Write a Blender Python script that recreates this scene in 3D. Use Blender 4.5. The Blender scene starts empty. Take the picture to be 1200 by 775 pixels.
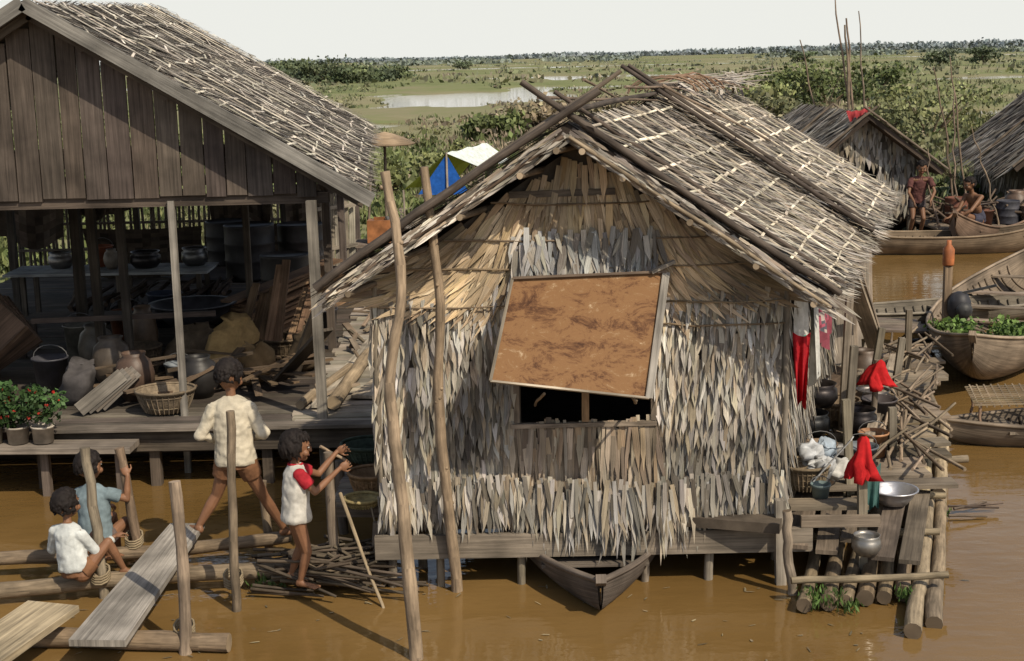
import bpy, math, random
import numpy as np
from mathutils import Vector, Matrix, noise
random.seed(7); np.random.seed(7)
V=Vector
R=random.random
def U(a,b): return random.uniform(a,b)
scene=bpy.context.scene
coll=scene.collection
def group(name):
    e=bpy.data.objects.new(name,None); coll.objects.link(e); e.empty_display_size=.1; return e
def lerp(a,b,t): return a+(b-a)*t
def cv(c,v=.2):
    k=U(1-v,1+v); return (max(0,c[0]*k*U(.96,1.04)),max(0,c[1]*k),max(0,c[2]*k*U(.95,1.05)))
def frame(d,up=V((0,0,1))):
    d=d.normalized()
    if abs(d.dot(up))>.98: up=V((0,1,0))
    s=d.cross(up).normalized(); u=s.cross(d).normalized()
    return s,u
# ------------------------------------------------------------ mesh builder
class MB:
    def __init__(s): s.v=[];s.f=[];s.uv=[];s.c=[];s.m=[];s.s=[]
    def add(s,vs,fs,uvs,col,mat=0,sm=False):
        b=len(s.v); s.v.extend([tuple(p) for p in vs])
        for i,f in enumerate(fs):
            s.f.append([b+k for k in f]); s.uv.extend(uvs[i]); s.c.append(col); s.m.append(mat); s.s.append(sm)
    def box(s,a,b,w,h,col,mat=0,up=V((0,0,1)),taper=1.0,twist=0):
        a=V(a);b=V(b);d=b-a;L=d.length
        sd,u=frame(d,V(up))
        if twist:
            q=Matrix.Rotation(twist,3,d.normalized()); sd=q@sd;u=q@u
        P=[]
        for p,k in((a,1),(b,taper)):
            for x,y in((-1,-1),(1,-1),(1,1),(-1,1)):
                P.append(p+sd*(x*w/2*k)+u*(y*h/2*k))
        F=[(0,1,5,4),(1,2,6,5),(2,3,7,6),(3,0,4,7),(3,2,1,0),(4,5,6,7)]
        o=U(0,50);q=U(0,50);UV=[]
        for i,wd in enumerate((w,h,w,h)):
            UV.append([(o,q+i),(o,q+i+wd),(o+L,q+i+wd),(o+L,q+i)])
        UV.append([(o,q),(o,q+w),(o+h*.1,q+w),(o+h*.1,q)]);UV.append([(o,q),(o,q+w),(o+h*.1,q+w),(o+h*.1,q)])
        s.add(P,F,UV,col,mat)
    def tube(s,pts,rs,col,n=8,mat=0,capcol=None,irr=0.0,flat=1.0):
        pts=[V(p) for p in pts];N=len(pts)
        if not hasattr(rs,'__len__'): rs=[rs]*N
        o=U(0,50);q=U(0,50);P=[];acc=0;us=[]
        d0=(pts[1]-pts[0]);sd,u=frame(d0)
        for i,p in enumerate(pts):
            if i>0: acc+=(p-pts[i-1]).length
            us.append(acc)
            d=(pts[min(i+1,N-1)]-pts[max(i-1,0)]).normalized()
            sd=(sd-d*sd.dot(d)).normalized();u=sd.cross(d).normalized()
            for k in range(n):
                an=2*math.pi*k/n; r=rs[i]*(1+U(-irr,irr))
                P.append(p+sd*(math.cos(an)*r)+u*(math.sin(an)*r*flat))
        F=[];UV=[]
        for i in range(N-1):
            for k in range(n):
                k2=(k+1)%n
                F.append((i*n+k,i*n+k2,(i+1)*n+k2,(i+1)*n+k))
                w=2*math.pi*rs[i]/n
                UV.append([(o+us[i],q+k*w),(o+us[i],q+(k+1)*w),(o+us[i+1],q+(k+1)*w),(o+us[i+1],q+k*w)])
        s.add(P,F,UV,col,mat,True)
        cc=capcol or col
        s.add(P[:n],[tuple(range(n))[::-1]],[[(o,q)]*n],cc,mat)
        s.add(P[-n:],[tuple(range(n))],[[(o,q)]*n],cc,mat)
    def pole(s,pts,r0,r1,col,n=8,mat=0,sub=5,wob=.01,capcol=None,irr=.06):
        pts=[V(p) for p in pts];out=[];M=len(pts)
        for i in range(M-1):
            p0=pts[max(i-1,0)];p1=pts[i];p2=pts[i+1];p3=pts[min(i+2,M-1)]
            for k in range(sub):
                t=k/sub
                q=.5*((2*p1)+(p2-p0)*t+(2*p0-5*p1+4*p2-p3)*t*t+(3*p1-p0-3*p2+p3)*t**3) if M>2 else lerp(p1,p2,t)
                out.append(q+V((U(-wob,wob),U(-wob,wob),U(-wob,wob)*.5)))
        out.append(pts[-1]);N=len(out)
        s.tube(out,[lerp(r0,r1,i/(N-1))*U(.93,1.08) for i in range(N)],col,n,mat,capcol,irr)
    def lathe(s,c,prof,col,n=24,mat=0,axis=None,mod=None,sx=1,sy=1):
        c=V(c);P=[];F=[];UV=[]
        if axis is None: X,Y,Z=V((1,0,0)),V((0,1,0)),V((0,0,1))
        else:
            Z=V(axis).normalized();X,Y=frame(Z)
        for i,(r,z) in enumerate(prof):
            for k in range(n):
                a=2*math.pi*k/n; rr=r*(mod(a,z) if mod else 1)
                P.append(c+X*(math.cos(a)*rr*sx)+Y*(math.sin(a)*rr*sy)+Z*z)
        o=U(0,9)
        for i in range(len(prof)-1):
            for k in range(n):
                k2=(k+1)%n;F.append((i*n+k,i*n+k2,(i+1)*n+k2,(i+1)*n+k))
                UV.append([(o+k*.04,prof[i][1]),(o+(k+1)*.04,prof[i][1]),(o+(k+1)*.04,prof[i+1][1]),(o+k*.04,prof[i+1][1])])
        s.add(P,F,UV,col,mat,True)
    def ell(s,c,ax,col=(1,1,1),n=12,m=8,mat=0):
        c=V(c);P=[];F=[];A,B,C=[V(a) for a in ax]
        P.append(c-C)
        for i in range(1,m):
            t=-math.pi/2+math.pi*i/m
            for k in range(n):
                a=2*math.pi*k/n;P.append(c+A*(math.cos(t)*math.cos(a))+B*(math.cos(t)*math.sin(a))+C*math.sin(t))
        P.append(c+C);T=len(P)-1
        for k in range(n): F.append((0,1+(k+1)%n,1+k))
        for i in range(m-2):
            for k in range(n):
                k2=(k+1)%n;F.append((1+i*n+k,1+i*n+k2,1+(i+1)*n+k2,1+(i+1)*n+k))
        for k in range(n): F.append((1+(m-2)*n+k,1+(m-2)*n+(k+1)%n,T))
        s.add(P,F,[[(P[j].x,P[j].z) for j in f] for f in F],col,mat,True)
    def ball(s,c,r,col=(1,1,1),mat=0,n=12,m=8): s.ell(c,[(r,0,0),(0,r,0),(0,0,r)],col,n,m,mat)
    def cap(s,a,b,ra,rb,col=(1,1,1),n=10,mat=0):
        a=V(a);b=V(b); s.tube([a,b],[ra,rb],col,n,mat); s.ball(a,ra,col,mat,10,6); s.ball(b,rb,col,mat,10,6)
    def leaf(s,p,d,nrm,L,w,lift,col,mat=0):
        p=V(p);d=d.normalized();sd=d.cross(nrm).normalized()
        m=p+d*(L*.6)+nrm*(lift*.5); t=p+d*L+nrm*lift
        o=U(0,40);q=U(0,40)
        P=[p-sd*w*.45,p+sd*w*.45,m+sd*w*.5,m-sd*w*.5,t+sd*w*U(-.3,.3)]
        s.add(P,[(0,1,2,3),(3,2,4)],[[(o,q),(o,q+w),(o+L*.6,q+w),(o+L*.6,q)],[(o+L*.6,q),(o+L*.6,q+w),(o+L,q+w/2)]],col,mat)
    def cloth(s,tl,tr,drop,fold,col,mat=0,nx=14,nz=12,nf=3,out=V((0,-1,0)),shrink=.15,colf=None):
        tl=V(tl);tr=V(tr);P=[];ph=U(0,6)
        for j in range(nz+1):
            b=j/nz
            for i in range(nx+1):
                a=i/nx; aa=.5+(a-.5)*(1-shrink*b)
                p=lerp(tl,tr,aa)+V((0,0,-drop*b*(1+.08*math.sin(a*9+ph))-.03*math.sin(math.pi*a)*(1-b)))
                p+=out*(fold*(.3+b)*math.sin(a*nf*2*math.pi+ph+b*1.5))
                P.append(p)
        for j in range(nz):
            for i in range(nx):
                f=(j*(nx+1)+i,j*(nx+1)+i+1,(j+1)*(nx+1)+i+1,(j+1)*(nx+1)+i)
                c=colf(i/nx,j/nz) if colf else col
                s.add([P[k] for k in f],[(0,1,2,3)],[[(i*.05,j*.05)]*4],c,mat,True)
    def obj(s,name,mats,parent=None):
        me=bpy.data.meshes.new(name); me.from_pydata(s.v,[],s.f)
        if not isinstance(mats,(list,tuple)): mats=[mats]
        for m in mats: me.materials.append(m)
        cnt=np.array([len(f) for f in s.f]); c=np.ones((len(s.f),4),dtype=np.float32); c[:,:3]=np.array(s.c)
        ca=me.color_attributes.new('Col','FLOAT_COLOR','CORNER'); ca.data.foreach_set('color',np.repeat(c,cnt,axis=0).ravel())
        uvl=me.uv_layers.new(name='UVMap'); uvl.data.foreach_set('uv',np.array(s.uv,dtype=np.float32).ravel())
        me.polygons.foreach_set('material_index',s.m); me.polygons.foreach_set('use_smooth',s.s); me.update()
        ob=bpy.data.objects.new(name,me); coll.objects.link(ob)
        if parent: ob.parent=parent
        return ob
# ------------------------------------------------------------ materials
def mat(name,uvs=(2,30,1),lo=.6,hi=1.35,rough=.85,bump=.3,spec=.25,metal=0,blot=(1.6,.75,1.2),coords='UV',dist=.01,wave=None):
    m=bpy.data.materials.new(name);m.use_nodes=True;nt=m.node_tree;N=nt.nodes;L=nt.links
    b=N['Principled BSDF'];b.inputs['Roughness'].default_value=rough;b.inputs['Metallic'].default_value=metal;b.inputs['Specular IOR Level'].default_value=spec
    at=N.new('ShaderNodeAttribute');at.attribute_name='Col'
    tc=N.new('ShaderNodeTexCoord');mp=N.new('ShaderNodeMapping');mp.inputs['Scale'].default_value=uvs
    L.new(tc.outputs[coords],mp.inputs['Vector'])
    n1=N.new('ShaderNodeTexNoise');n1.inputs['Scale'].default_value=1;n1.inputs['Detail'].default_value=5;n1.inputs['Roughness'].default_value=.65
    L.new(mp.outputs[0],n1.inputs['Vector'])
    r1=N.new('ShaderNodeMapRange');r1.inputs['From Min'].default_value=.3;r1.inputs['From Max'].default_value=.7;r1.inputs['To Min'].default_value=lo;r1.inputs['To Max'].default_value=hi
    L.new(n1.outputs[0],r1.inputs['Value'])
    n2=N.new('ShaderNodeTexNoise');n2.inputs['Scale'].default_value=blot[0];n2.inputs['Detail'].default_value=4
    L.new(tc.outputs['Object'],n2.inputs['Vector'])
    r2=N.new('ShaderNodeMapRange');r2.inputs['From Min'].default_value=.35;r2.inputs['From Max'].default_value=.65;r2.inputs['To Min'].default_value=blot[1];r2.inputs['To Max'].default_value=blot[2]
    L.new(n2.outputs[0],r2.inputs['Value'])
    mu=N.new('ShaderNodeMath');mu.operation='MULTIPLY';L.new(r1.outputs[0],mu.inputs[0]);L.new(r2.outputs[0],mu.inputs[1])
    sc=N.new('ShaderNodeVectorMath');sc.operation='SCALE';L.new(at.outputs['Color'],sc.inputs[0]);L.new(mu.outputs[0],sc.inputs['Scale'])
    L.new(sc.outputs[0],b.inputs['Base Color'])
    hsrc=n1.outputs[0]
    if wave:
        w=N.new('ShaderNodeTexChecker');w.inputs['Scale'].default_value=wave;L.new(tc.outputs['UV'],w.inputs['Vector'])
        ad=N.new('ShaderNodeMath');ad.operation='ADD';L.new(w.outputs['Fac'],ad.inputs[0]);L.new(n1.outputs[0],ad.inputs[1]);hsrc=ad.outputs[0]
    bp=N.new('ShaderNodeBump');bp.inputs['Strength'].default_value=bump;bp.inputs['Distance'].default_value=dist
    L.new(hsrc,bp.inputs['Height']);L.new(bp.outputs[0],b.inputs['Normal'])
    return m
WOOD=mat('weathered_wood',(1.5,38,1),.5,1.4,.85,.5,blot=(2.5,.6,1.25))
BARK=mat('pole_wood',(4,45,1),.5,1.4,.85,.5,blot=(5,.65,1.2))
LEAF=mat('palm_thatch',(3,130,1),.6,1.4,.75,.4,blot=(2.2,.65,1.3))
ROOFM=mat('roof_thatch',(3,110,1),.55,1.45,.85,.5,blot=(1.6,.6,1.3))
FOL=mat('foliage_leaves',(3,3,3),.8,1.2,.6,.1,coords='Object',blot=(.15,.75,1.25))
CLOTH=mat('cotton_cloth',(25,25,25),.85,1.12,.95,.25,.1,coords='Object',blot=(9,.8,1.1))
SKIN=mat('skin',(20,20,20),.92,1.06,.55,.05,.35,coords='Object',blot=(12,.9,1.08))
HAIR=mat('hair',(40,40,10),.6,1.5,.7,.4,.15,coords='Object')
CLAY=mat('glazed_clay',(8,8,8),.7,1.25,.5,.2,.4,coords='Object',blot=(5,.6,1.2))
METAL=mat('dented_aluminium',(9,9,9),.75,1.1,.4,.2,.5,metal=.8,coords='Object')
PLAST=mat('worn_plastic',(9,9,9),.7,1.15,.55,.1,.35,coords='Object',blot=(6,.6,1.15))
WICK=mat('wicker',(20,20,20),.6,1.3,.85,.9,coords='Object',wave=28,dist=.01)
DIRT=mat('dark_lining',(5,5,5),.6,1.3,.95,.3,coords='Object')
def rust():
    m=bpy.data.materials.new('stained_plywood');m.use_nodes=True;nt=m.node_tree;N=nt.nodes;L=nt.links;b=N['Principled BSDF']
    tc=N.new('ShaderNodeTexCoord')
    mp=N.new('ShaderNodeMapping');mp.inputs['Rotation'].default_value=(0,.6,0);mp.inputs['Scale'].default_value=(1,1,1.8);L.new(tc.outputs['Object'],mp.inputs['Vector'])
    n=N.new('ShaderNodeTexNoise');n.inputs['Scale'].default_value=5.5;n.inputs['Detail'].default_value=12;n.inputs['Roughness'].default_value=.82;n.inputs['Distortion'].default_value=.5
    L.new(mp.outputs[0],n.inputs['Vector'])
    r=N.new('ShaderNodeValToRGB');e=r.color_ramp.elements
    e[0].position=.36;e[0].color=(.05,.022,.012,1);e[1].position=.66;e[1].color=(.42,.31,.2,1)
    for p,c in((.44,(.13,.062,.028,1)),(.50,(.21,.112,.05,1)),(.56,(.20,.105,.045,1)),(.61,(.27,.17,.09,1))):
        q=e.new(p);q.color=c
    L.new(n.outputs[0],r.inputs[0]);L.new(r.outputs[0],b.inputs['Base Color']);b.inputs['Roughness'].default_value=.75;b.inputs['Specular IOR Level'].default_value=.2
    bp=N.new('ShaderNodeBump');bp.inputs['Strength'].default_value=.3;bp.inputs['Distance'].default_value=.01;L.new(n.outputs[0],bp.inputs['Height']);L.new(bp.outputs[0],b.inputs['Normal'])
    return m
RUST=rust()
# ------------------------------------------------------------ water
def water():
    m=bpy.data.materials.new('muddy_water');m.use_nodes=True;nt=m.node_tree;N=nt.nodes;L=nt.links;b=N['Principled BSDF']
    tc=N.new('ShaderNodeTexCoord')
    n=N.new('ShaderNodeTexNoise');n.inputs['Scale'].default_value=.4;n.inputs['Detail'].default_value=6;L.new(tc.outputs['Object'],n.inputs['Vector'])
    r=N.new('ShaderNodeValToRGB');e=r.color_ramp.elements;e[0].position=.35;e[0].color=(.13,.076,.024,1);e[1].position=.68;e[1].color=(.205,.125,.045,1)
    L.new(n.outputs[0],r.inputs[0]);L.new(r.outputs[0],b.inputs['Base Color'])
    b.inputs['Roughness'].default_value=.04;b.inputs['IOR'].default_value=1.38
    mp=N.new('ShaderNodeMapping');mp.inputs['Scale'].default_value=(2.2,4.5,1);L.new(tc.outputs['Object'],mp.inputs['Vector'])
    n2=N.new('ShaderNodeTexNoise');n2.inputs['Scale'].default_value=1.4;n2.inputs['Detail'].default_value=4;L.new(mp.outputs[0],n2.inputs['Vector'])
    bp=N.new('ShaderNodeBump');bp.inputs['Strength'].default_value=.14;bp.inputs['Distance'].default_value=.05;L.new(n2.outputs[0],bp.inputs['Height']);L.new(bp.outputs[0],b.inputs['Normal'])
    return m
me=bpy.data.meshes.new('water');me.from_pydata([(-4000,-60,0),(4000,-60,0),(4000,7000,0),(-4000,7000,0)],[],[(0,1,2,3)]);me.materials.append(water())
wo=bpy.data.objects.new('water',me);coll.objects.link(wo)
# ------------------------------------------------------------ ground
def sst(t): t=max(0,min(1,t));return t*t*(3-2*t)
PONDS=((-4,130,10,22),(6,160,8,10),(12,230,20,20),(-48,210,18,18),(62,160,16,12),(2,420,80,25),(150,520,90,30),(27,78,4,4),(-8,78,2.2,6),(3.5,96,3,7),(-30,330,30,14))
def gh(x,y):
    ys=23.5+5.5*sst((x-1)/5)
    ys+=1.2*noise.noise(V((x*.25,3,0)))
    h=min((y-ys)/5,1)*.26
    h+=.16*noise.noise(V((x*.05,y*.03,1)))*min(1,max(0,(y-ys)/15))
    for cx,cy,rx,ry in PONDS:
        d=((x-cx)/rx)**2+((y-cy)/ry)**2+1.5*noise.noise(V((x*.2,y*.08,5)))
        if d<1.4: h-=.6*(1.4-d)
    return max(h,-.8)
def ground():
    ys=[19*(1.019**i) for i in range(315)]
    vs=[];fs=[];nx=180
    for y in ys:
        w=.75*y+25
        for i in range(nx+1):
            x=-w+2*w*i/nx; vs.append((x,y,gh(x,y) if y<1500 else .25))
    for j in range(len(ys)-1):
        for i in range(nx):
            a=j*(nx+1)+i;fs.append((a,a+1,a+nx+2,a+nx+1))
    me=bpy.data.meshes.new('ground');me.from_pydata(vs,[],fs);me.polygons.foreach_set('use_smooth',[True]*len(fs))
    m=bpy.data.materials.new('marsh_ground');m.use_nodes=True;nt=m.node_tree;N=nt.nodes;L=nt.links;b=N['Principled BSDF'];b.inputs['Roughness'].default_value=1;b.inputs['Specular IOR Level'].default_value=.05
    tc=N.new('ShaderNodeTexCoord')
    mp=N.new('ShaderNodeMapping');mp.inputs['Scale'].default_value=(.03,.012,1);L.new(tc.outputs['Object'],mp.inputs['Vector'])
    n=N.new('ShaderNodeTexNoise');n.inputs['Scale'].default_value=1;n.inputs['Detail'].default_value=10;n.inputs['Roughness'].default_value=.75;L.new(mp.outputs[0],n.inputs['Vector'])
    r=N.new('ShaderNodeValToRGB');e=r.color_ramp.elements
    e[0].position=.35;e[0].color=(.11,.125,.055,1);e[1].position=.66;e[1].color=(.27,.28,.15,1)
    q=e.new(.45);q.color=(.17,.19,.085,1);q=e.new(.56);q.color=(.22,.20,.12,1)
    L.new(n.outputs[0],r.inputs[0]);L.new(r.outputs[0],b.inputs['Base Color'])
    me.materials.append(m);o=bpy.data.objects.new('ground',me);coll.objects.link(o)
ground()
# ------------------------------------------------------------ foliage
def foliage(name,C,parent=None):
    C=np.array(C,dtype=float);n=C[:,5].astype(int);A=np.repeat(C,n,axis=0);K=len(A)
    d=np.random.normal(size=(K,3));d/=np.linalg.norm(d,axis=1)[:,None]
    rr=np.random.rand(K)**.45
    pos=A[:,:3]+d*np.stack([A[:,3],A[:,3],A[:,4]],1)*rr[:,None]*(1+.25*np.random.randn(K))[:,None]
    t=np.random.normal(size=(K,3));t[:,2]=np.abs(t[:,2])+A[:,10]*2;t/=np.linalg.norm(t,axis=1)[:,None]
    s=np.random.normal(size=(K,3));s-=t*(s*t).sum(1)[:,None];s/=np.linalg.norm(s,axis=1)[:,None]
    L=(A[:,6]*np.random.uniform(.6,1.4,K))[:,None];W=L*np.where(A[:,10]>.5,.16,.42)[:,None]
    P=np.stack([pos-t*L*.6,pos+s*W-t*L*.05,pos+t*L*.6,pos-s*W-t*L*.05],1).reshape(-1,3)
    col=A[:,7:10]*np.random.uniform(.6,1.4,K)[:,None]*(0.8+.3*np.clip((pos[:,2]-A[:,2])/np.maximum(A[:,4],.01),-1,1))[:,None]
    me=bpy.data.meshes.new(name);me.vertices.add(4*K);me.vertices.foreach_set('co',P.ravel().astype(np.float32))
    me.loops.add(4*K);me.loops.foreach_set('vertex_index',np.arange(4*K,dtype=np.int32));me.polygons.add(K)
    me.polygons.foreach_set('loop_start',np.arange(0,4*K,4,dtype=np.int32));me.update(calc_edges=True)
    ca=me.color_attributes.new('Col','FLOAT_COLOR','POINT');c4=np.ones((4*K,4),dtype=np.float32);c4[:,:3]=np.repeat(col,4,axis=0);ca.data.foreach_set('color',c4.ravel())
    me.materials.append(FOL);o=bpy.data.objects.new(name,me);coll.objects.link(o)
    if parent:o.parent=parent
    return o
GR=(.09,.12,.04);YG=(.19,.21,.085);BR=(.22,.175,.125);DG=(.055,.08,.04);TAN=(.33,.275,.19)
def mixc(a,b,t): return tuple(a[i]*(1-t)+b[i]*t for i in range(3))
def pal(x,y):
    n=noise.noise(V((x*.06,y*.03,9)))+.6*noise.noise(V((x*.3,y*.12,2)))
    sx=x/y; br=max(0,1-(abs(sx-.1)/.19)**2)*(1 if y<110 else .3)
    if R()<br*.85: return mixc(BR,TAN,R()*.7)
    if n>.1: return mixc(GR,YG,R())
    if n>-.15: return mixc(YG,BR,R()*.6)
    return mixc(GR,BR,R()*.5)
C=[]
for y0,y1,num,rx,rz,nl,ls in((24,36,1100,.3,.27,42,.15),(36,70,1800,.5,.30,26,.21),(70,180,2100,.9,.2,13,.34),(180,800,1600,4.5,.3,8,.9)):
    for k in range(num):
        y=y0*(y1/y0)**R();x=U(-.5,.5)*y
        h=gh(x,y)
        if h<.04: continue
        if y>70 and noise.noise(V((x*.09,y*.04,20)))<-.1: continue
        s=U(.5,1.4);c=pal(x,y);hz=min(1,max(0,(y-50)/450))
        c=mixc(c,(.26,.28,.21),hz*.65)  # distance haze painted into the leaf colour, growing with y
        low=.55 if (-.14<x/y<.09 and 60<y<130) else 1
        if y<36 and x/y>.0 and x/y<.24: low=1.5
        C.append((x,y,h+rz*s*.6*low,rx*s,rz*s*low,nl,ls*(.7 if low<1 else 1),*c,1 if R()<.65 else 0))
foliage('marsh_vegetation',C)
def bush(x,y,r,hgt,c,n=900,ls=.16,clumps=9,name='bush',v=.25):
    g=group(name);mb=MB();h=gh(x,y);C=[]
    for i in range(clumps):
        a=U(0,6.28);q=r*math.sqrt(R())*.8;cx=x+q*math.cos(a);cy=y+q*math.sin(a);cz=h+hgt*U(.35,.85)*(1-.3*q/r)
        mb.tube([(x+U(-.1,.1),y,h-.1),(lerp(x,cx,.5)+U(-.1,.1),lerp(y,cy,.5),lerp(h,cz,.55)),(cx,cy,cz+.1)],[.05,.035,.012],cv((.12,.09,.06)),5)
        cc=mixc(c,YG,U(0,.35));C.append((cx,cy,cz,r*U(.3,.5),hgt*U(.18,.32),int(n/clumps),ls,*cv(cc,v),0))
    for i in range(6): C.append((x+U(-r,r)*.8,y+U(-r,r)*.6,h+hgt*.18,r*.4,hgt*.2,int(n/clumps*.6),ls,*cv(c,.2),0))
    mb.obj('stems',BARK,g);foliage('leaves',C,g)
for b in((14.5,40,2.0,2.2,GR),(18.5,44,2.6,2.8,GR),(11.8,46,2.0,1.9,mixc(GR,BR,.3)),(16,54,3,2.4,YG),(22,50,3,3.0,GR),
          (17.5,88,3.2,2.8,GR),(20.5,92,3.5,3.2,GR),(14.5,84,2.4,1.9,YG),(24,95,3,2.7,GR),(-3.7,36,1.2,1.3,YG),(-5.4,38,1.6,1.6,GR),(-1.6,41,1.3,1.1,YG),(-7,48,2,1.8,GR),
          (1.5,66,1.8,1.5,BR),(4.6,72,2.0,1.6,BR),(6.5,58,1.6,1.4,BR),(3.5,54,1.5,1.2,BR),(8.5,50,1.8,1.7,BR),(11,62,2,1.8,mixc(GR,BR,.4)),(-9.5,30,1.5,1.6,GR),(-12,33,2,2.0,GR),(2.4,46,1.2,1.0,BR),(-.6,60,1.2,1.4,GR),(5.2,42,1.4,1.4,BR),(7.5,38,1.3,1.4,mixc(GR,BR,.6))):
    bush(b[0],b[1],b[2],b[3],b[4],n=1000,ls=.13 if b[1]<60 else .22)
HZ=(.17,.20,.17)  # haze tint, mixed into leaf colours of far bushes and trees
for i in range(15):
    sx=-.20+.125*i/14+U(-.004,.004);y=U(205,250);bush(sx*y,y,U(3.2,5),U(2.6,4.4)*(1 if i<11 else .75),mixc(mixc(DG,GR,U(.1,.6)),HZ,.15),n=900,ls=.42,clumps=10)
def tree(x,y,hgt,r,c,n=900,ls=.4):
    g=group('tree');mb=MB();h=gh(x,y);C=[]
    mb.tube([(x,y,h-.2),(x+U(-.2,.2),y,h+hgt*.3),(x+U(-.3,.3),y,h+hgt*.6)],[hgt*.03,hgt*.022,hgt*.012],cv((.1,.08,.06)),7)
    for i in range(14):
        a=U(0,6.28);q=r*math.sqrt(R())*.75;cx=x+q*math.cos(a);cy=y+q*math.sin(a);cz=h+hgt*U(.25,.9)
        mb.tube([(x,y,h+hgt*U(.15,.4)),(cx,cy,cz)],[hgt*.014,.02],cv((.1,.08,.06)),5)
        C.append((cx,cy,cz,r*U(.3,.45),hgt*U(.12,.2),n//14,ls,*cv(c,.3),0))
    mb.obj('trunk_and_limbs',BARK,g);foliage('crown',C,g)
for sx,y,hh in((.205,330,3.2),(.30,260,3.0),(.33,250,3.4),(-.03,420,3.0)):
    tree(sx*y,y,hh,3.4,mixc(GR,HZ,.35))  # leaf colour paled with the haze tint
C=[]
for i in range(1500):
    sx=U(-.5,.5);y=U(1250,1700);hh=U(1.5,3.5)+3*max(0,noise.noise(V((sx*14,0,0))))+ (6*max(0,sx)/.4)
    C.append((sx*y,y,hh*.5,U(8,18),hh*.5,20,3.2,*cv((.2,.235,.245),.06),0))  # pale bluish leaf colour stands in for air haze
for i in range(800):
    sx=U(-.5,.5);y=U(600,1000);
    if noise.noise(V((sx*11,4,0)))<.0: continue
    hh=U(1,2.8);C.append((sx*y,y,hh*.4,U(5,10),hh*.5,16,1.8,*cv((.17,.20,.165),.12),0))  # greyed leaf colour, aerial haze baked in
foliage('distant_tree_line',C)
# ------------------------------------------------------------ thatch helpers
def slope(mb,R0,R1,E0,E1,cols,rows=13,per=.035,L=.34,w=.05,thick=.06,backcol=(.06,.045,.035),lift=.03,jit=.16,rag=.12):
    R0,R1,E0,E1=map(V,(R0,R1,E0,E1))
    n=(R1-R0).cross(E0-R0).normalized()
    if n.z<0:n=-n
    P=[R0,R1,E1,E0];Q=[p-n*thick for p in P]
    mb.add(P+Q,[(0,1,2,3),(7,6,5,4),(0,3,7,4),(1,5,6,2),(3,2,6,7),(0,4,5,1)],[[(0,0),(1,0),(1,1),(0,1)]]*6,backcol)
    for j in range(rows+1):
        t=(j)/(rows)*.97
        a=lerp(R0,E0,t);b=lerp(R1,E1,t);ln=(b-a).length;k=int(ln/per)
        rc=U(.85,1.12)
        for i in range(k):
            s=(i+U(-.4,.4))/k; s=min(1,max(0,s))
            p=lerp(a,b,s)+n*(.012+.03*R()) ; d=(lerp(E0,E1,s)-lerp(R0,R1,s)).normalized()
            d=(d+(b-a).normalized()*random.gauss(0,jit)).normalized()
            c=random.choice(cols);k2=rc*(1+.45*noise.noise(p*1.6))*(.82 if R()<.3 else 1)
            ll=L*U(.7,1.3)*(1+(rag if j==rows else 0)); 
            if j>=rows-0: ll*=.7
            mb.leaf(p+V((U(-.01,.01),0,U(-.02,.02))),d,n,ll,w*U(.5,1.25),lift*U(.2,1.7),cv(tuple(x*k2 for x in c),.28))
    return n
def strips(mb,R0,R1,E0,E1,nu,nv,col,n,off=.05,wd=.022,dash=.85,wob=.02):
    R0,R1,E0,E1=map(V,(R0,R1,E0,E1))
    for j in range(nv):
        t=(j+.5+U(-.12,.12))/nv;a=lerp(R0,E0,t);b=lerp(R1,E1,t);ln=(b-a).length;s=0
        while s<1:
            e=min(1,s+U(.25,.6)/ln*1.0)
            if R()<dash:
                o1=n*(off+U(0,.015));sh=(E0-R0).normalized()*U(-wob,wob)
                mb.box(lerp(a,b,s)+o1+sh,lerp(a,b,e)+o1-sh,wd*U(.7,1.3),.008,cv(col,.3),up=n)
            s=e+U(.0,.05)
    for i in range(nu):
        s=(i+.5+U(-.2,.2))/nu;a=lerp(R0,R1,s);b=lerp(E0,E1,s+U(-.02,.02))
        t0=U(0,.05)
        while t0<1:
            t1=min(1,t0+U(.2,.5))
            if R()<dash*.9: mb.box(lerp(a,b,t0)+n*(off+.012)+(R1-R0).normalized()*U(-.02,.02),lerp(a,b,t1)+n*(off+.012)+(R1-R0).normalized()*U(-.02,.02),wd*U(.6,1.1),.008,cv(col,.3),up=n)
            t0=t1+U(0,.05)
LC=[(.36,.33,.285),(.29,.27,.24),(.42,.37,.29),(.2,.185,.155),(.33,.275,.2),(.40,.38,.345),(.14,.12,.095)]
TC=[(.40,.31,.2),(.32,.24,.155),(.47,.375,.255),(.26,.2,.135),(.38,.285,.17)]
RC=[(.30,.27,.225),(.38,.345,.295),(.21,.18,.15),(.45,.41,.35),(.12,.10,.08),(.32,.265,.2)]
STR=(.68,.61,.48)
def wall_leaves(mb,p,q,z0,z1,n,cols=LC,row=.11,per=.033,L=.26,w=.045,skip=None,ang=.09):
    p=V(p);q=V(q);ln=(q-p).length;t=(q-p).normalized();z=z1
    while z>z0+L*.35:
        k=int(ln/per);ro=U(-.02,.02);rt=U(.88,1.1)
        for i in range(k):
            s=(i+U(-.5,.5))/k;a=p+t*(ln*s);zz=z+U(-.035,.035)+ro+.03*noise.noise(V((a.x*3,z*3,0)))
            if skip and skip(a.x,zz): continue
            d=V((0,0,-1))+t*(random.gauss(0,ang)+.16*noise.noise(V((a.x*2,a.y,z*2))))
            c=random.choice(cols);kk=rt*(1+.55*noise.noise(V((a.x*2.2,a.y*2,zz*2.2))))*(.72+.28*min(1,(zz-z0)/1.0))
            mb.leaf(V((a.x,a.y,zz))+n*(.006+.014*R()),d,n,L*U(.7,1.35),w*U(.6,1.3),U(.004,.065),cv(tuple(x*kk for x in c),.28))
        z-=row*U(.85,1.15)
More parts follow.
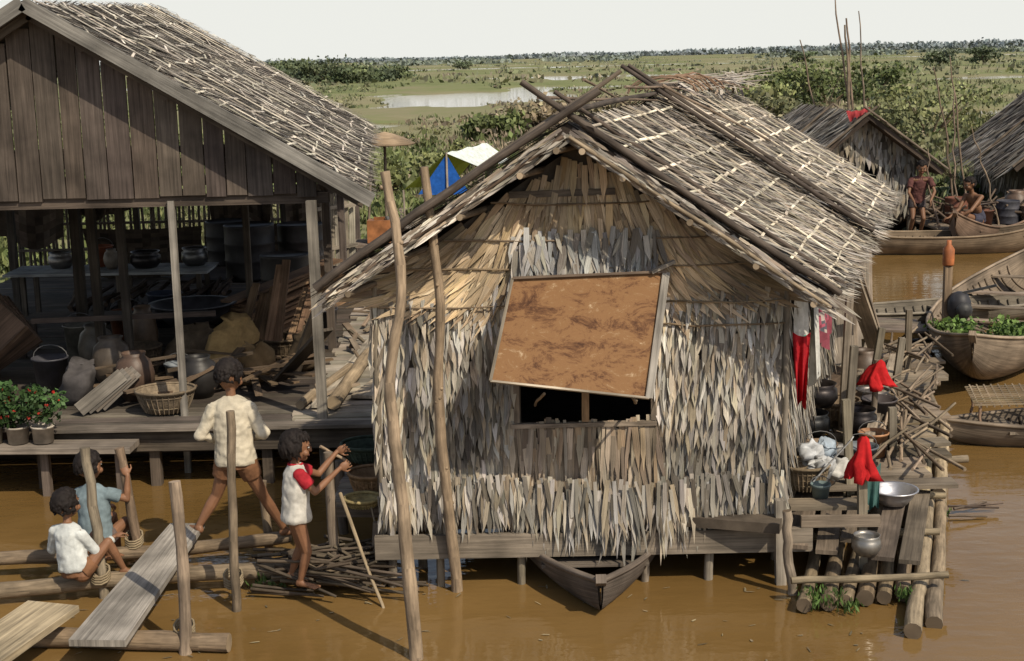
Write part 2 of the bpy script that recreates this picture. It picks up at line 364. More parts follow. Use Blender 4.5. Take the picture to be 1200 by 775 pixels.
# ------------------------------------------------------------ main house
def main_house():
    g=group('thatched_house')
    sh=.322
    def S(x,y0,y): return x+sh*(y-y0)
    y0=9.68;x0,x1=-.93,1.87;yb=15.2
    b=MB();dk=(.09,.075,.06)
    def pan(xa,xb,za,zb): b.box(((xa+xb)/2,y0+.03,za),((xa+xb)/2,y0+.03,zb),xb-xa,.03,dk,up=V((0,1,0)))
    pan(x0,.05,.5,2.16);pan(.96,x1,.5,2.16);pan(.051,.959,.5,1.15)
    ax=.5
    b.add([(x0,y0+.015,2.16),(x1,y0+.015,2.13),(ax,y0+.015,3.12),(x0,y0+.045,2.16),(x1,y0+.045,2.13),(ax,y0+.045,3.12)],[(0,1,2),(5,4,3)],[[(0,0),(1,0),(1,1)]]*2,dk)
    for xs in(x0+.02,x1-.02):
        b.box((xs,y0+.06,1.33),(S(xs,y0,yb),yb,1.33),.03,1.66,dk)
    b.box((S(x0,y0,yb)+.03,yb,1.33),(S(x1,y0,yb)-.03,yb,1.33),.03,1.66,dk)
    b.box((S(.5,y0,9.75),9.75,.46),(S(.5,y0,yb),yb,.46),2.7,.07,(.1,.08,.06))
    b.obj('wall_panels',DIRT,g)
    lv=MB();n=V((0,-1,0))
    win=lambda x,z: (.0<x<1.0 and 1.17<z<2.18)
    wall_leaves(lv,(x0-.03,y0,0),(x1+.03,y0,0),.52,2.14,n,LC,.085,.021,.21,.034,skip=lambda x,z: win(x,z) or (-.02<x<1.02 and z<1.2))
    for z in(1.16,1.02,.9,.8):
        for i in range(60):
            x=-.05+1.1*(i+U(-.5,.5))/60
            lv.leaf((x,y0-.012-R()*.02-(1.16-z)*.03,z+U(-.05,.05)),V((random.gauss(0,.08),0,-1)),n,U(.3,.5) if z>.9 else U(.35,.6),.036*U(.6,1.4),U(.01,.08),cv(random.choice([(.32,.27,.205),(.4,.335,.25),(.24,.19,.14),(.3,.225,.15),(.17,.135,.1)]),.28))
    # ragged skirt hanging over the floor beam
    for i in range(620):
        x=x0-.02+(x1-x0+.04)*R(); mid=max(0,1-abs(x-.75)/.85)
        yy=y0-.045-R()*.05-mid*.09
        L_=U(.14,.34)+mid*U(0,.16)
        lv.leaf((x,yy,U(.60,.82)-mid*.04),V((random.gauss(0,.13),-.08,-1)),n,L_,.03*U(.6,1.3),U(.0,.05),cv(tuple(q*.78 for q in random.choice(LC)),.32))
    def roofz(x): return (3.14-(ax-x)*.66) if x<ax else (3.14-(x-ax)*.70)
    z=3.1
    while z>2.1:
        x=x0-.02
        while x<x1+.02:
            x+=U(.012,.034)
            if z>roofz(x)-.04 or win(x,z-.12) : continue
            f=(x-ax)/1.2
            d=V((math.sin(f*1.45),0,-math.cos(f*1.35)))+V((random.gauss(0,.1),0,0))
            c=random.choice(TC if (abs(f)>.12 or z>2.45) else LC);kk=(1+.5*noise.noise(V((x*2.5,1,z*2.5))))*(.85 if R()<.4 else 1.05)
            lv.leaf((x,y0-.01-.02*R(),z+U(-.03,.03)),d,n,U(.24,.46),.04*U(.6,1.35),U(.004,.05),cv(tuple(q*kk for q in c),.25))
        z-=.11
    for i in range(260):
        x=U(.02,1.0);lv.leaf((x,y0-.04-.03*R(),U(2.2,2.55)),V((random.gauss(0,.22),0,-1)),n,U(.14,.32),.034*U(.7,1.3),U(.0,.07),cv(random.choice([(.36,.36,.345),(.29,.28,.265),(.4,.37,.31),(.2,.18,.155)]),.25))
    d=V((sh,1,0)).normalized();nr=V((d.y,-d.x,0))
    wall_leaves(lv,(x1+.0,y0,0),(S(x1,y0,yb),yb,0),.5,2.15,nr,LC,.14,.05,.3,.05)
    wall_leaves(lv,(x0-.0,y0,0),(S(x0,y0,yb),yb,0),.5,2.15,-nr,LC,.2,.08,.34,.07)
    lv.obj('palm_leaf_cladding',LEAF,g)
    r=MB()
    for z,xa,xb in((2.47,-.45,1.36),(2.28,-.72,1.6),(2.02,-.9,-.02),(2.02,1.05,1.88),(1.86,1.02,1.88),(2.72,-.12,.95)):
        r.pole([(xa,y0-.055,z),((xa+xb)/2,y0-.055,z-.02),(xb,y0-.05,z-.01)],.008,.006,cv((.2,.15,.1)),6)
    r.box((0.0,y0-.03,2.77),(.72,y0-.04,2.78),.02,.045,(.12,.1,.08))
    for x in(x0-.02,x1+.02): r.pole([(x,y0-.03,.2),(x+.01,y0-.02,2.2)],.026,.022,cv((.2,.17,.13)),8)
    r.box((-.02,y0-.02,1.15),(1.0,y0-.02,1.15),.05,.03,(.22,.18,.14)); r.box((.5,y0-.01,1.17),(.51,y0-.01,2.2),.05,.045,(.28,.18,.1))
    r.box((.02,y0-.01,1.17),(.02,y0-.01,2.2),.04,.04,(.16,.13,.1)); r.box((.98,y0-.01,1.17),(.98,y0-.01,2.2),.04,.04,(.16,.13,.1))
    r.obj('wall_rails_and_window_frame',BARK,g)
    s=MB();c00=V((-.15,9.1,1.60));c10=V((.89,9.1,1.46));c01=V((.01,9.52,2.21));c11=V((1.05,9.52,2.23))
    nn=(c10-c00).cross(c01-c00).normalized();
    if nn.y>0:nn=-nn
    s.add([c00,c10,c11,c01]+[p-nn*.012 for p in(c00,c10,c11,c01)],[(0,1,2,3),(7,6,5,4),(0,4,5,1),(1,5,6,2),(2,6,7,3),(3,7,4,0)],[[(0,0)]*4]*6,(1,1,1))
    s.obj('shutter_panel',RUST,g)
    s=MB()
    for a,bb,w,c in((c00,c10,.014,(.36,.31,.24)),(c00,c01,.02,(.2,.17,.13)),(c10,c11,.05,(.26,.24,.21))):
        s.box(a+nn*.012,bb+nn*.012,w,.02,c,up=nn)
    s.box(c01+nn*.016,c11+nn*.016,.018,.02,(.15,.11,.08),up=nn)
    s.box(c11-V((.1,0,0))+nn*.02,c11+V((.06,0,.08)),.05,.02,(.25,.22,.18))
    s.pole([(.2,9.16,1.5),(.15,9.64,1.3)],.01,.01,(.2,.15,.1),6);s.pole([(.8,9.16,1.45),(.85,9.64,1.3)],.01,.01,(.2,.15,.1),6)
    s.obj('shutter_frame_and_props',WOOD,g)
    rf=MB()
    R0=V((.39,9.3,3.26));R1=V((1.32,12.2,3.27));E0=V((2.13,9.3,2.07));E1=V((3.06,12.2,2.07));L0=V((-1.2,9.3,2.22));L1=V((-.27,12.2,2.2))
    n1=slope(rf,R0,R1,E0,E1,RC,rows=17,per=.02,L=.24,w=.034,lift=.04);slope(rf,R0,R1,L0,L1,RC,rows=10,per=.05,L=.35,w=.06)
    Q0=V((1.2,11.9,3.33));Q1=V((2.33,15.4,3.27));F0=V((3.0,11.9,2.13));F1=V((4.1,15.4,2.14));M0=V((-.38,11.9,2.24));M1=V((.75,15.4,2.2))
    n2=slope(rf,Q0,Q1,F0,F1,RC,rows=15,per=.025,L=.27,w=.042,lift=.04);slope(rf,Q0,Q1,M0,M1,RC,rows=8,per=.06,L=.4,w=.07)
    for A,B,nn2 in((R0,L0,V((-.55,0,.83))),(R0,E0,n1),(Q0,F0,n2)):
        for i in range(380):
            t=R();p=lerp(A,B,t)-nn2*U(0,.1);d=(B-A).normalized()+V((0,-.35*R(),0))
            rf.leaf(p+V((0,U(-.05,.02),0)),d,V((0,-1,0)),U(.08,.24),.02,U(0,.03),cv(random.choice(RC),.35))
    rf.obj('thatch_roof',ROOFM,g)
    st=MB();strips(st,R0,R1,E0,E1,9,8,STR,n1,off=.058,wd=.02,dash=.95,wob=.012);strips(st,Q0,Q1,F0,F1,11,9,STR,n2,off=.058,wd=.022,dash=.95,wob=.012)
    st.obj('bamboo_roof_strips',WOOD,g)
    p=MB();dkp=(.085,.068,.055)
    ex=lambda a,b,t:a+(b-a)*t
    U1=V((0,0,.07))
    p.pole([ex(L0,R0,-.06)+U1+V((0,-.06,0)),ex(L0,R0,.5)+U1+V((0,-.06,.02)),ex(L0,R0,1.13)+U1+V((0,-.06,0))],.03,.024,dkp)
    p.pole([ex(L0,R0,-.02)+V((0,-.05,-.05)),ex(L0,R0,.98)+V((0,-.05,-.06))],.018,.016,(.15,.11,.08))
    p.pole([ex(L0,R0,.55)+V((0,.02,.1)),ex(L0,R0,1.16)+V((.1,.05,.16))],.018,.015,(.15,.12,.09))
    p.pole([ex(E0,R0,-.03)+U1+V((0,-.02,.0)),ex(E0,R0,.5)+U1+V((0,-.02,-.02)),ex(E0,R0,1.17)+U1+V((0,-.02,.0))],.025,.022,dkp)
    p.pole([ex(E0,R0,-.02)+V((.1,.28,.07)),ex(E0,R0,1.1)+V((.1,.28,.08))],.018,.015,cv(dkp))
    p.pole([ex(E0,R0,.0)+V((-.03,-.07,-.05)),ex(E0,R0,.98)+V((-.03,-.07,-.06))],.014,.014,(.24,.19,.13))
    for A,B,o in((F0,Q0,.0),(F0,Q0,.24)):
        p.pole([ex(A,B,-.03)+V((o*.32,o,.09)),ex(A,B,1.14)+V((o*.32,o,.1))],.022,.018,cv(dkp))
    p.pole([ex(R0,R1,-.02)+V((0,0,.08)),R1+V((0,0,.1))],.022,.018,cv(dkp));p.pole([Q0+V((0,0,.09)),Q1+V((0,.1,.09))],.022,.018,cv(dkp))
    for a,bb in(((.55,10.2,3.52),(.95,11.4,3.3)),((.9,10.9,3.45),(1.75,13.3,3.36)),((1.2,11.2,3.45),(2.2,12.0,2.95)),((2.0,13.4,3.42),(2.5,14.9,3.3)),((.2,9.5,3.42),(1.2,11.5,3.32))):
        p.pole([a,bb],.012,.008,cv((.2,.15,.11)))
    for A,B in((L0,R0),(E0,R0)):
        for t in(.08,.3,.55,.8,.95):
            q=ex(A,B,t)+V((0,-.08,-.12));p.tube([q,q+V((sh*2.4,2.4,0))],.022,(.17,.13,.09),10,capcol=(.36,.28,.19))
    p.pole([(-1.25,9.45,2.16),(-.3,12.2,2.14)],.02,.02,(.17,.13,.1));p.pole([(2.05,9.4,2.03),(3.0,12.2,2.02)],.022,.02,(.17,.13,.1))
    p.obj('roof_poles_and_purlins',BARK,g)
    h=MB()
    for i in range(9):
        pts=[]
        for k in range(9):
            a=math.pi*k/8;pts.append((1.3+.3*U(.9,1.1)*math.cos(a)+i*.05,12.2+i*.12+.1*math.cos(a),3.36+.14*math.sin(a)*U(.8,1.1)))
        h.tube(pts,.008,cv((.2,.13,.085)),5)
    for i in range(220):
        q=V((U(1.5,2.6),0,0));q.y=12.6+(q.x-1.5)*2.6;q.z=3.36+U(0,.12);h.leaf(q,V((U(-1,1),U(-.5,1),U(-.3,.1))),V((0,-.3,1)).normalized(),U(.15,.4),.03,.02,cv(random.choice(RC),.3))
    h.obj('bamboo_hoops',ROOFM,g)
    f=MB()
    f.box((-1.0,9.57,.31),(2.08,9.55,.31),.05,.17,(.19,.16,.125));f.box((-.95,9.66,.44),(1.95,9.66,.44),.06,.06,(.12,.1,.08))
    for x,zb in((-.9,-.6),(-.55,-.6),(.03,-.6),(.9,-.6),(1.36,-.6),(1.9,-.6)):
        f.pole([(x,9.62,zb),(x+.01,9.62,.5)],.032,.03,cv((.2,.17,.13)))
    f.box((1.86,9.5,-.3),(1.84,9.5,.62),.07,.07,(.25,.22,.18))
    for i in range(5):
        yy=10+i*1.25
        for x in(-.8,.5,1.8): f.pole([(S(x,y0,yy),yy,-.6),(S(x,y0,yy),yy,.45)],.04,.035,cv((.16,.13,.1)))
        f.box((S(-.93,y0,yy),yy,.39),(S(1.87,y0,yy),yy,.39),.08,.06,(.15,.12,.09))
    f.obj('floor_beams_and_posts',WOOD,g)
main_house()
# ------------------------------------------------------------ boats
def boat(c,ang,Ln,Wd,H,col,rise=.25,thw=5,name='wooden_boat',tip=.02,z0=-.08,ribs=True,ex=2.4):
    g=group(name);c=V(c);d=V((math.cos(ang),math.sin(ang),0));s=V((-d.y,d.x,0));mb=MB();N=32;M=8
    def sec(t,inn):
        w=max(tip,Wd/2*(1-abs(t)**ex)**.9)-inn; w=max(w,.004)
        zt=H+rise*abs(t)**3; zb=z0+(rise+H*.55)*abs(t)**5+inn
        P=[]
        for k in range(-M,M+1):
            a=k/M; x=math.sin(a*math.pi/2)*w ; zz=zb+(zt-zb)*(1-math.cos(a*math.pi/2))**.9
            P.append(c+d*(t*Ln/2*(1-inn*.1))+s*x+V((0,0,zz)))
        return P
    for inn in(0,.03):
        A=[sec(-1+2*i/N,inn) for i in range(N+1)]
        P=[p for r_ in A for p in r_];W=2*M+1;F=[];UV=[]
        for i in range(N):
            for k in range(2*M):
                f=(i*W+k,(i+1)*W+k,(i+1)*W+k+1,i*W+k+1)
                F.append(f[::-1] if inn else f)
                pl=(k//2)*.13;uv=[(i*Ln/N,pl+k*.08),((i+1)*Ln/N,pl+k*.08),((i+1)*Ln/N,pl+(k+1)*.08),(i*Ln/N,pl+(k+1)*.08)]
                UV.append(uv[::-1] if inn else uv)
        mb.add(P,F,UV,tuple(x*(1 if not inn else .85) for x in col),0,True)
    A=[sec(-1+2*i/N,0) for i in range(N+1)]
    for side in(0,-1):
        mb.tube([a[side]+V((0,0,.01)) for a in A],.025,tuple(x*1.25 for x in col),6,flat=.8)
    for i in range(thw):
        t=-.7+1.4*i/(thw-1) if thw>1 else 0
        w=Wd/2*(1-abs(t)**ex)**.9;q=c+d*(t*Ln/2)+V((0,0,H*.72+rise*abs(t)**3))
        mb.box(q-s*(w*.96),q+s*(w*.96),.16,.025,cv(tuple(x*1.2 for x in col)))
    if ribs:
        for i in range(3,N-2):
            B=sec(-1+2*i/N,.045); mb.tube(B[1:-1],.016,tuple(x*.8 for x in col),5)
    for sg in(1,-1):
        q=c+d*(sg*Ln/2);mb.box(q-d*(sg*.1)+V((0,0,H*.7+rise)),q+d*(sg*.06)+V((0,0,H+rise+.04)),.07,.06,tuple(x*1.1 for x in col))
    mb.obj('hull',WOOD,g);return g
boat((.55,11.1,0),math.radians(-90),4.3,1.3,.19,(.12,.098,.08),rise=.07,thw=3,z0=-.12)
boat((6.35,17.85,0),math.radians(-115),7.3,1.75,.42,(.21,.165,.12),rise=.3,thw=6)
boat((5.9,18.9,0),math.radians(-165),4.6,.9,.25,(.16,.14,.11),rise=.1,thw=3)
boat((6.0,13.1,0),math.radians(185),3.9,.9,.2,(.15,.12,.09),rise=.05,thw=3)
boat((7.7,25.7,0),math.radians(176),4.3,.95,.32,(.2,.15,.1),rise=.28,thw=3)
boat((9.2,27.0,0),math.radians(-125),4.4,1.0,.36,(.17,.115,.08),rise=.4,thw=4)
boat((9.9,28.6,0),math.radians(160),4.5,1.0,.36,(.1,.08,.07),rise=.35,thw=4)
boat((6.6,28.9,0),math.radians(10),4.2,1.1,.36,(.12,.1,.08),rise=.3,thw=3)
boat((-3.6,13.6,0),math.radians(2),6.2,1.6,.4,(.06,.04,.028),rise=.1,thw=2)
boat((-1.0,16,0),math.radians(80),5,1.1,.3,(.1,.08,.06),rise=.1,thw=2)
foliage('leafy_greens_cargo',[(5.5+U(-.45,.5),15.95+U(-.45,.45),.42+U(0,.1),.2,.07,130,.05,*cv((.11,.18,.045),.3),0) for _ in range(16)])
# ------------------------------------------------------------ plank house on left
def left_house():
    g=group('plank_house')
    A0=V((-4.07,12.35,4.22));A1=V((-5.15,21.5,4.52));E0=V((-1.27,12.35,2.54));E1=V((-2.0,21.5,2.7));W0=V((-6.95,12.35,2.5));W1=V((-8.3,21.5,2.6))
    rf=MB();cols=[(.22,.2,.165),(.29,.26,.22),(.16,.14,.115),(.35,.32,.275),(.11,.09,.075)]
    n1=slope(rf,A0,A1,E0,E1,cols,rows=21,per=.032,L=.27,w=.045,thick=.07,lift=.04);slope(rf,A0,A1,W0,W1,cols,rows=8,per=.12,L=.5,w=.12)
    rf.obj('thatch_roof',ROOFM,g)
    st=MB();strips(st,A0,A1,E0,E1,26,15,(.6,.55,.46),n1,off=.055,wd=.02,dash=.78,wob=.06);st.obj('bamboo_roof_strips',WOOD,g)
    w=MB();x=-6.9
    def rz(x): return 4.14-(abs(x+4.07))*.6
    while x<-1.62:
        wd=U(.17,.23);top=min(rz(x),rz(x+wd))-.02;xm=x+wd/2
        if top>2.6: w.box((xm,12.6+U(-.008,.008),2.53+U(-.02,.02)),(xm+U(-.005,.005),12.6,top+.06),wd-.012,.025,cv((.1,.08,.066),.22),up=V((0,1,0)))
        x+=wd
    for a,b in((A0,E0),(A0,W0)):
        dd=(b-a).normalized();w.box(a+V((0,-.03,.0)),b+dd*.1+V((0,-.03,.0)),.035,.12,(.2,.19,.17))
        w.box(a+V((0,.12,-.08)),b+V((0,.12,-.08)),.05,.1,(.1,.08,.06))
    w.box((-6.9,12.66,2.5),(-1.6,12.66,2.5),.08,.1,(.09,.07,.055))
    for yy in(15.5,18.5,21.4):
        t=(yy-12.35)/9.15;aa=lerp(E0,E1,t);bb=lerp(W0,W1,t);w.box((aa.x-.25,yy,2.45),(bb.x+.2,yy,2.42),.08,.1,(.07,.055,.045))
    for t in(.15,.4,.65,.9):
        w.tube([lerp(A0,E0,t)+V((0,.1,-.13)),lerp(A1,E1,t)+V((0,0,-.13))],.035,(.09,.07,.055),8);w.tube([lerp(A0,W0,t)+V((0,.1,-.13)),lerp(A1,W1,t)+V((0,0,-.13))],.035,(.09,.07,.055),8)
    w.obj('gable_planks_and_rafters',WOOD,g)
    p=MB()
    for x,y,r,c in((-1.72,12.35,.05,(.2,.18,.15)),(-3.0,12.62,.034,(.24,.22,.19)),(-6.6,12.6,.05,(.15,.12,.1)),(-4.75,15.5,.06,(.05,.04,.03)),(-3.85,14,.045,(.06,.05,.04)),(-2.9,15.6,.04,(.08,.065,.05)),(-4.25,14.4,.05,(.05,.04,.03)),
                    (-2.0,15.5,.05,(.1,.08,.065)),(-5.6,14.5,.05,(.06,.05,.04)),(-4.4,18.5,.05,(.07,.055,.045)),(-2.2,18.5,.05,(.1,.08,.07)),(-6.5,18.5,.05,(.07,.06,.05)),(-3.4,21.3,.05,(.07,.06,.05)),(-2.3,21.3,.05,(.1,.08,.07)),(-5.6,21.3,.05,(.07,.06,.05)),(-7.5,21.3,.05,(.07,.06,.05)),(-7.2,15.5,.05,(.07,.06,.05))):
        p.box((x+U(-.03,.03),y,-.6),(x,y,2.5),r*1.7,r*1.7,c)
    p.box((-4.8,14.0,1.2),(-3.0,14.2,1.2),.05,.05,(.08,.06,.05))
    p.obj('posts',WOOD,g)
    d=MB();yy=12.35
    while yy<21.6:
        wd=U(.14,.22);d.box((-7.6,yy,.52),(-1.9+.0,yy,.52),wd-.015,.035,cv((.075,.06,.047) if yy>12.9 else (.13,.11,.09),.3));yy+=wd  # planks behind the front edge coloured darker to imitate interior shade
    d.box((-4.35,12.2,.44),(-1.05,12.15,.44),.08,.2,(.08,.065,.05));d.box((-4.2,12.14,.555),(-1.1,12.1,.555),.16,.03,(.17,.145,.12))
    d.box((-8,12.3,.36),(-1.1,12.3,.36),.1,.12,(.06,.05,.04))
    for x in(-4.2,-3.2,-2.2,-1.2): d.box((x,12.25,-.6),(x,12.25,.45),.09,.09,cv((.09,.07,.055)))
    d.obj('deck',WOOD,g)
    f=MB()
    for i in range(70):
        x=-7.6+5.3*i/70;f.pole([(x,21.9,.5),(x+U(-.05,.05),21.9,1.75+U(-.1,.15))],.026,.02,cv((.17,.14,.11),.35),5,sub=2)
    for z in(.9,1.3,1.65): f.box((-7.6,21.86,z),(-2.3,21.86,z),.03,.04,(.15,.125,.1))
    f.obj('bamboo_screen',WOOD,g)
    h=MB()
    for x0,x1,y,z0,z1 in((-8,-6.3,20.4,1.2,2.5),(-6.2,-5.2,20.8,1.65,2.5),(-4.4,-3.4,20.6,1.4,2.5),(-3.2,-2.5,20.2,1.1,2.0),(-5.3,-4.7,17,1.9,2.4),(-6.4,-4.6,21.2,.5,1.3),(-4.5,-2.9,21.1,.5,1.35)):
        h.cloth((x0,y,z1),(x1,y,z1),z1-z0,.04,(.08,.06,.045),colf=lambda a,b:cv((.065,.05,.038),.5))
    h.obj('hanging_mats',DIRT,g)
left_house()
def walkway():
    g=group('plank_walkway');m=MB();yy=12.25
    while yy<21.5:
        wd=U(.12,.22)
        m.box((-1.98+U(-.04,.1),yy,.535+U(0,.015)),(-.72+U(-.12,.1)+(yy-12)*.05,yy+U(-.06,.06),.54+U(0,.02)),wd-.02,.03,cv((.3,.265,.215),.35));yy+=wd
    m.box((-1.75,12.6,.6),(-1.5,16,.6),.2,.03,(.34,.3,.24));m.box((-1.3,12.9,.6),(-.95,14.4,.62),.45,.03,(.37,.31,.23));m.box((-1.2,15.4,.6),(-1.1,18.4,.62),.35,.03,(.38,.34,.28))
    m.pole([(-1.62,12.5,.66),(-1.5,14.6,.67)],.07,.06,(.3,.23,.15));m.pole([(-1.95,12.6,.62),(-1.65,14.1,.64)],.045,.04,(.27,.21,.14))
    m.box((-2.3,13.6,.62),(-1.72,12.9,1.25),.16,.03,(.08,.065,.05));m.box((-2.2,14,.62),(-1.8,13.6,1.5),.14,.03,(.1,.08,.06))
    for i in range(40):
        x=U(-1.9,-.85);y=U(12.6,19);a=U(0,3.1);l=U(.1,.45);m.box((x,y,.6),(x+l*math.cos(a),y+l*math.sin(a),.61+R()*.15),U(.03,.1),.02,cv((.24,.19,.14),.45))
    for x,y in((-1.15,12.2),(-.8,14.5),(-.7,17),(-1.9,17)): m.pole([(x,y,-.6),(x,y,.55)],.05,.045,(.15,.12,.1))
    m.obj('planks',WOOD,g)
    g=group('leaning_wall_panel');m=MB()
    for i in range(5): m.box((-2.5+i*.08,18.9+.12*i,.6),(-2.47+i*.08,19.0+.12*i,1.95+U(-.1,.08)),.085,.02,cv((.36,.32,.26),.25))
    m.box((-2.55,18.85,1.2),(-2.1,19.4,1.2),.03,.05,(.22,.19,.15));m.box((-2.55,18.85,1.75),(-2.1,19.4,1.75),.03,.05,(.22,.19,.15))
    m.obj('boards',WOOD,g)
walkway()
# ------------------------------------------------------------ small goods
def jar(c,r,h,col,name='water_jar',mt=None):
    m=MB();m.lathe(c,[(.01,.01),(r*.6,0),(r*.95,h*.3),(r,h*.55),(r*.82,h*.82),(r*.55,h*.92),(r*.62,h),(r*.55,h*.99),(r*.48,h*.9),(r*.5,h*.5),(.01,h*.45)],col);return m.obj(name,mt or CLAY)
def bucket(c,r,h,col,name='bucket',mt=None):
    m=MB();m.lathe(c,[(.005,.005),(r*.8,0),(r,h),(r*1.06,h),(r*1.06,h-.015),(r*.97,h-.02),(r*.78,.02),(.005,.02)],col)
    m.tube([V(c)+V((r*math.cos(a)*.99,.02,h+r*.7*math.sin(a))) for a in[math.pi*k/8 for k in range(9)]],.004,(.12,.12,.12),5);return m.obj(name,mt or PLAST)
def basin(c,r,h,col,name='metal_basin',mt=None):
    m=MB();m.lathe(c,[(.005,.004),(r*.6,0),(r*.85,h*.5),(r*.97,h),(r*1.08,h+.004),(r*1.08,h-.006),(r*.95,h-.012),(r*.82,h*.5),(r*.58,.012),(.005,.012)],col,28);return m.obj(name,mt or METAL)
def pot(c,r,h,col,name='cooking_pot',mt=None):
    m=MB();m.lathe(c,[(.005,.0),(r*.7,0),(r,h*.35),(r*.95,h*.75),(r*.8,h*.85),(r*.92,h),(r*.88,h),(r*.75,h*.84),(r*.85,h*.4),(.005,.03)],col);return m.obj(name,mt or METAL)
def basket(c,r,h,col,name='wicker_basket',sx=1,sy=1):
    m=MB();m.lathe(c,[(.01,.004),(r*.72,0),(r*.9,h*.5),(r,h),(r*1.05,h+.005),(r*1.05,h-.02),(r*.94,h-.01),(r*.85,h*.5),(r*.68,.02),(.01,.02)],col,40,sx=sx,sy=sy)
    for k in range(30):
        a=2*math.pi*k/30;m.tube([V(c)+V((rr*math.cos(a)*sx,rr*math.sin(a)*sy,z)) for rr,z in((r*.73,0),(r*.915,h*.5),(r*1.02,h))],.006,cv(tuple(x*1.2 for x in col)),4)
    for q in(.25,.5,.75): m.tube([V(c)+V((r*(.73+.3*q)*math.cos(a)*sx,r*(.73+.3*q)*math.sin(a)*sy,h*q)) for a in[2*math.pi*k/24 for k in range(25)]],.007,cv(col),5)
    m.tube([V(c)+V((r*1.03*math.cos(a)*sx,r*1.03*math.sin(a)*sy,h)) for a in[2*math.pi*k/24 for k in range(25)]],.013,col,6)
    return m.obj(name,WICK)
def sack(c,rx,ry,rz,col,name='sack'):
    m=MB();m.lathe(c,[(.02,0),(.75,.02),(.98,.25),(1,.55),(.9,.85),(.75,1.05),(.5,1.2),(.42,1.27),(.5,1.36),(.05,1.3)],col,32,sx=rx,sy=ry)
    for i,v in enumerate(m.v):
        z=(v[2]-c[2])*rz/1.3;q=V((v[0],v[1],c[2]+z));q+=V((noise.noise(q*7),noise.noise(q*7+V((9,0,0))),noise.noise(q*7+V((0,9,0)))))*.09*min(1,z*8);m.v[i]=(q.x+z*.25,q.y,q.z)
    return m.obj(name,CLOTH)
D=.54
jar((-3.62,13.3,D),.19,.46,(.08,.05,.035));jar((-4.0,13.9,D),.2,.5,(.09,.07,.052));jar((-4.35,14.6,D),.19,.5,(.1,.085,.065));jar((-3.95,15.0,D),.15,.62,(.12,.08,.05),'clay_jug')
jar((-3.02,13.35,D),.2,.4,(.02,.018,.017),'black_jar');sack((-2.95,14.2,D),.28,.22,.6,(.33,.22,.095));sack((-3.4,14.6,D),.3,.25,.45,(.1,.075,.05));sack((-2.65,13.9,D),.2,.18,.38,(.2,.135,.07))
basket((-3.2,12.75,.56),.24,.2,(.18,.14,.095),sx=1.1);basin((-3.5,15.4,D+.35),.45,.22,(.04,.04,.045),'wide_basin',PLAST)
bucket((-4.45,16.2,D),.2,.36,(.2,.07,.03));bucket((-4.7,15.2,D),.17,.4,(.2,.19,.16),'water_container');bucket((-4.1,16.6,D+.1),.2,.4,(.04,.05,.08))
bucket((-4.55,13.7,D),.17,.35,(.05,.05,.06));bucket((-2.2,16.4,D),.16,.3,(.05,.05,.06));pot((-4.0,17.9,1.18),.17,.22,(.15,.15,.15));pot((-4.6,17.8,1.18),.2,.2,(.05,.045,.045));bucket((-5.2,18,1.18),.14,.26,(.3,.1,.05),'plastic_tub')
pot((-5.7,17.9,1.18),.16,.2,(.2,.19,.18));jar((-5.0,17.7,1.18),.1,.25,(.2,.17,.14),'clay_jug')
basket((-3.85,14.4,D+.0),.22,.3,(.1,.075,.05));basket((-2.5,15.1,D),.24,.22,(.13,.095,.06));bucket((-3.3,13.75,D),.14,.25,(.16,.18,.2));sack((-4.2,13.2,D),.18,.16,.4,(.07,.065,.065));sack((-2.2,14.5,D),.2,.2,.45,(.1,.075,.05))
m=MB()
for i in range(26):
    m.box((-4.3+U(0,2.2),12.9+U(0,1.4),D+.06+i*.008),(-4.0+U(0,2.2),13.2+U(0,1.4),D+.08+i*.012),U(.03,.1),.02,cv((.12,.085,.055),.45))
m.obj('scrap_wood',WOOD)
def drum(c,r,h,col,name='metal_drum',ax=None):
    m=MB();P=[(.005,0),(r,0),(r*1.02,.02),(r,.04),(r,h*.33),(r*1.03,h*.35),(r,h*.37),(r,h*.64),(r*1.03,h*.66),(r,h*.68),(r,h-.03),(r*1.02,h-.01),(r*.97,h),(r*.95,h-.02),(.005,h-.02)]
    m.lathe(c,P,col,24,axis=ax);m.obj(name,PLAST)
drum((-3.35,18.2,.95),.32,.7,(.025,.023,.025));drum((-2.75,18.6,.95),.3,.65,(.035,.03,.03));drum((-3.9,19.6,.95),.3,.6,(.03,.03,.033))
drum((-2.75,17.2,.54),.3,.85,(.035,.03,.027))
m=MB();m.box((-4.3,18.8,.93),(-2.4,18.7,.93),1.4,.04,(.08,.06,.05))
for q in((-4.2,18.2),(-2.5,18.2),(-4.2,19.4),(-2.5,19.3)): m.box((q[0],q[1],.53),(q[0],q[1],.92),.07,.07,(.07,.05,.04))
m.obj('low_platform',WOOD)
g=group('long_table');m=MB()
for i in range(4): m.box((-6.3,17.55+i*.19,1.15+.002*i),(-3.75,17.5+i*.19,1.15+.002*i),.18,.03,cv((.42,.44,.45),.12))
for x in(-6.1,-4.9,-3.9):
    for y in(17.6,18.1): m.box((x,y,.54),(x,y,1.13),.06,.06,(.12,.1,.08))
m.obj('tabletop_and_legs',WOOD,g)
g=group('storage_shelf');m=MB()
m.box((-5.4,15.6,.95),(-3.4,15.6,.95),.5,.03,(.09,.07,.055));m.box((-5.4,15.4,.54),(-5.4,15.4,.95),.06,.06,(.08,.06,.05));m.box((-3.45,15.4,.54),(-3.45,15.4,.95),.06,.06,(.08,.06,.05));m.box((-5.4,15.8,.54),(-5.4,15.8,.95),.06,.06,(.08,.06,.05));m.box((-3.45,15.8,.54),(-3.45,15.8,.95),.06,.06,(.08,.06,.05))
m.obj('shelf',WOOD,g)
g=group('stacked_planks');m=MB()
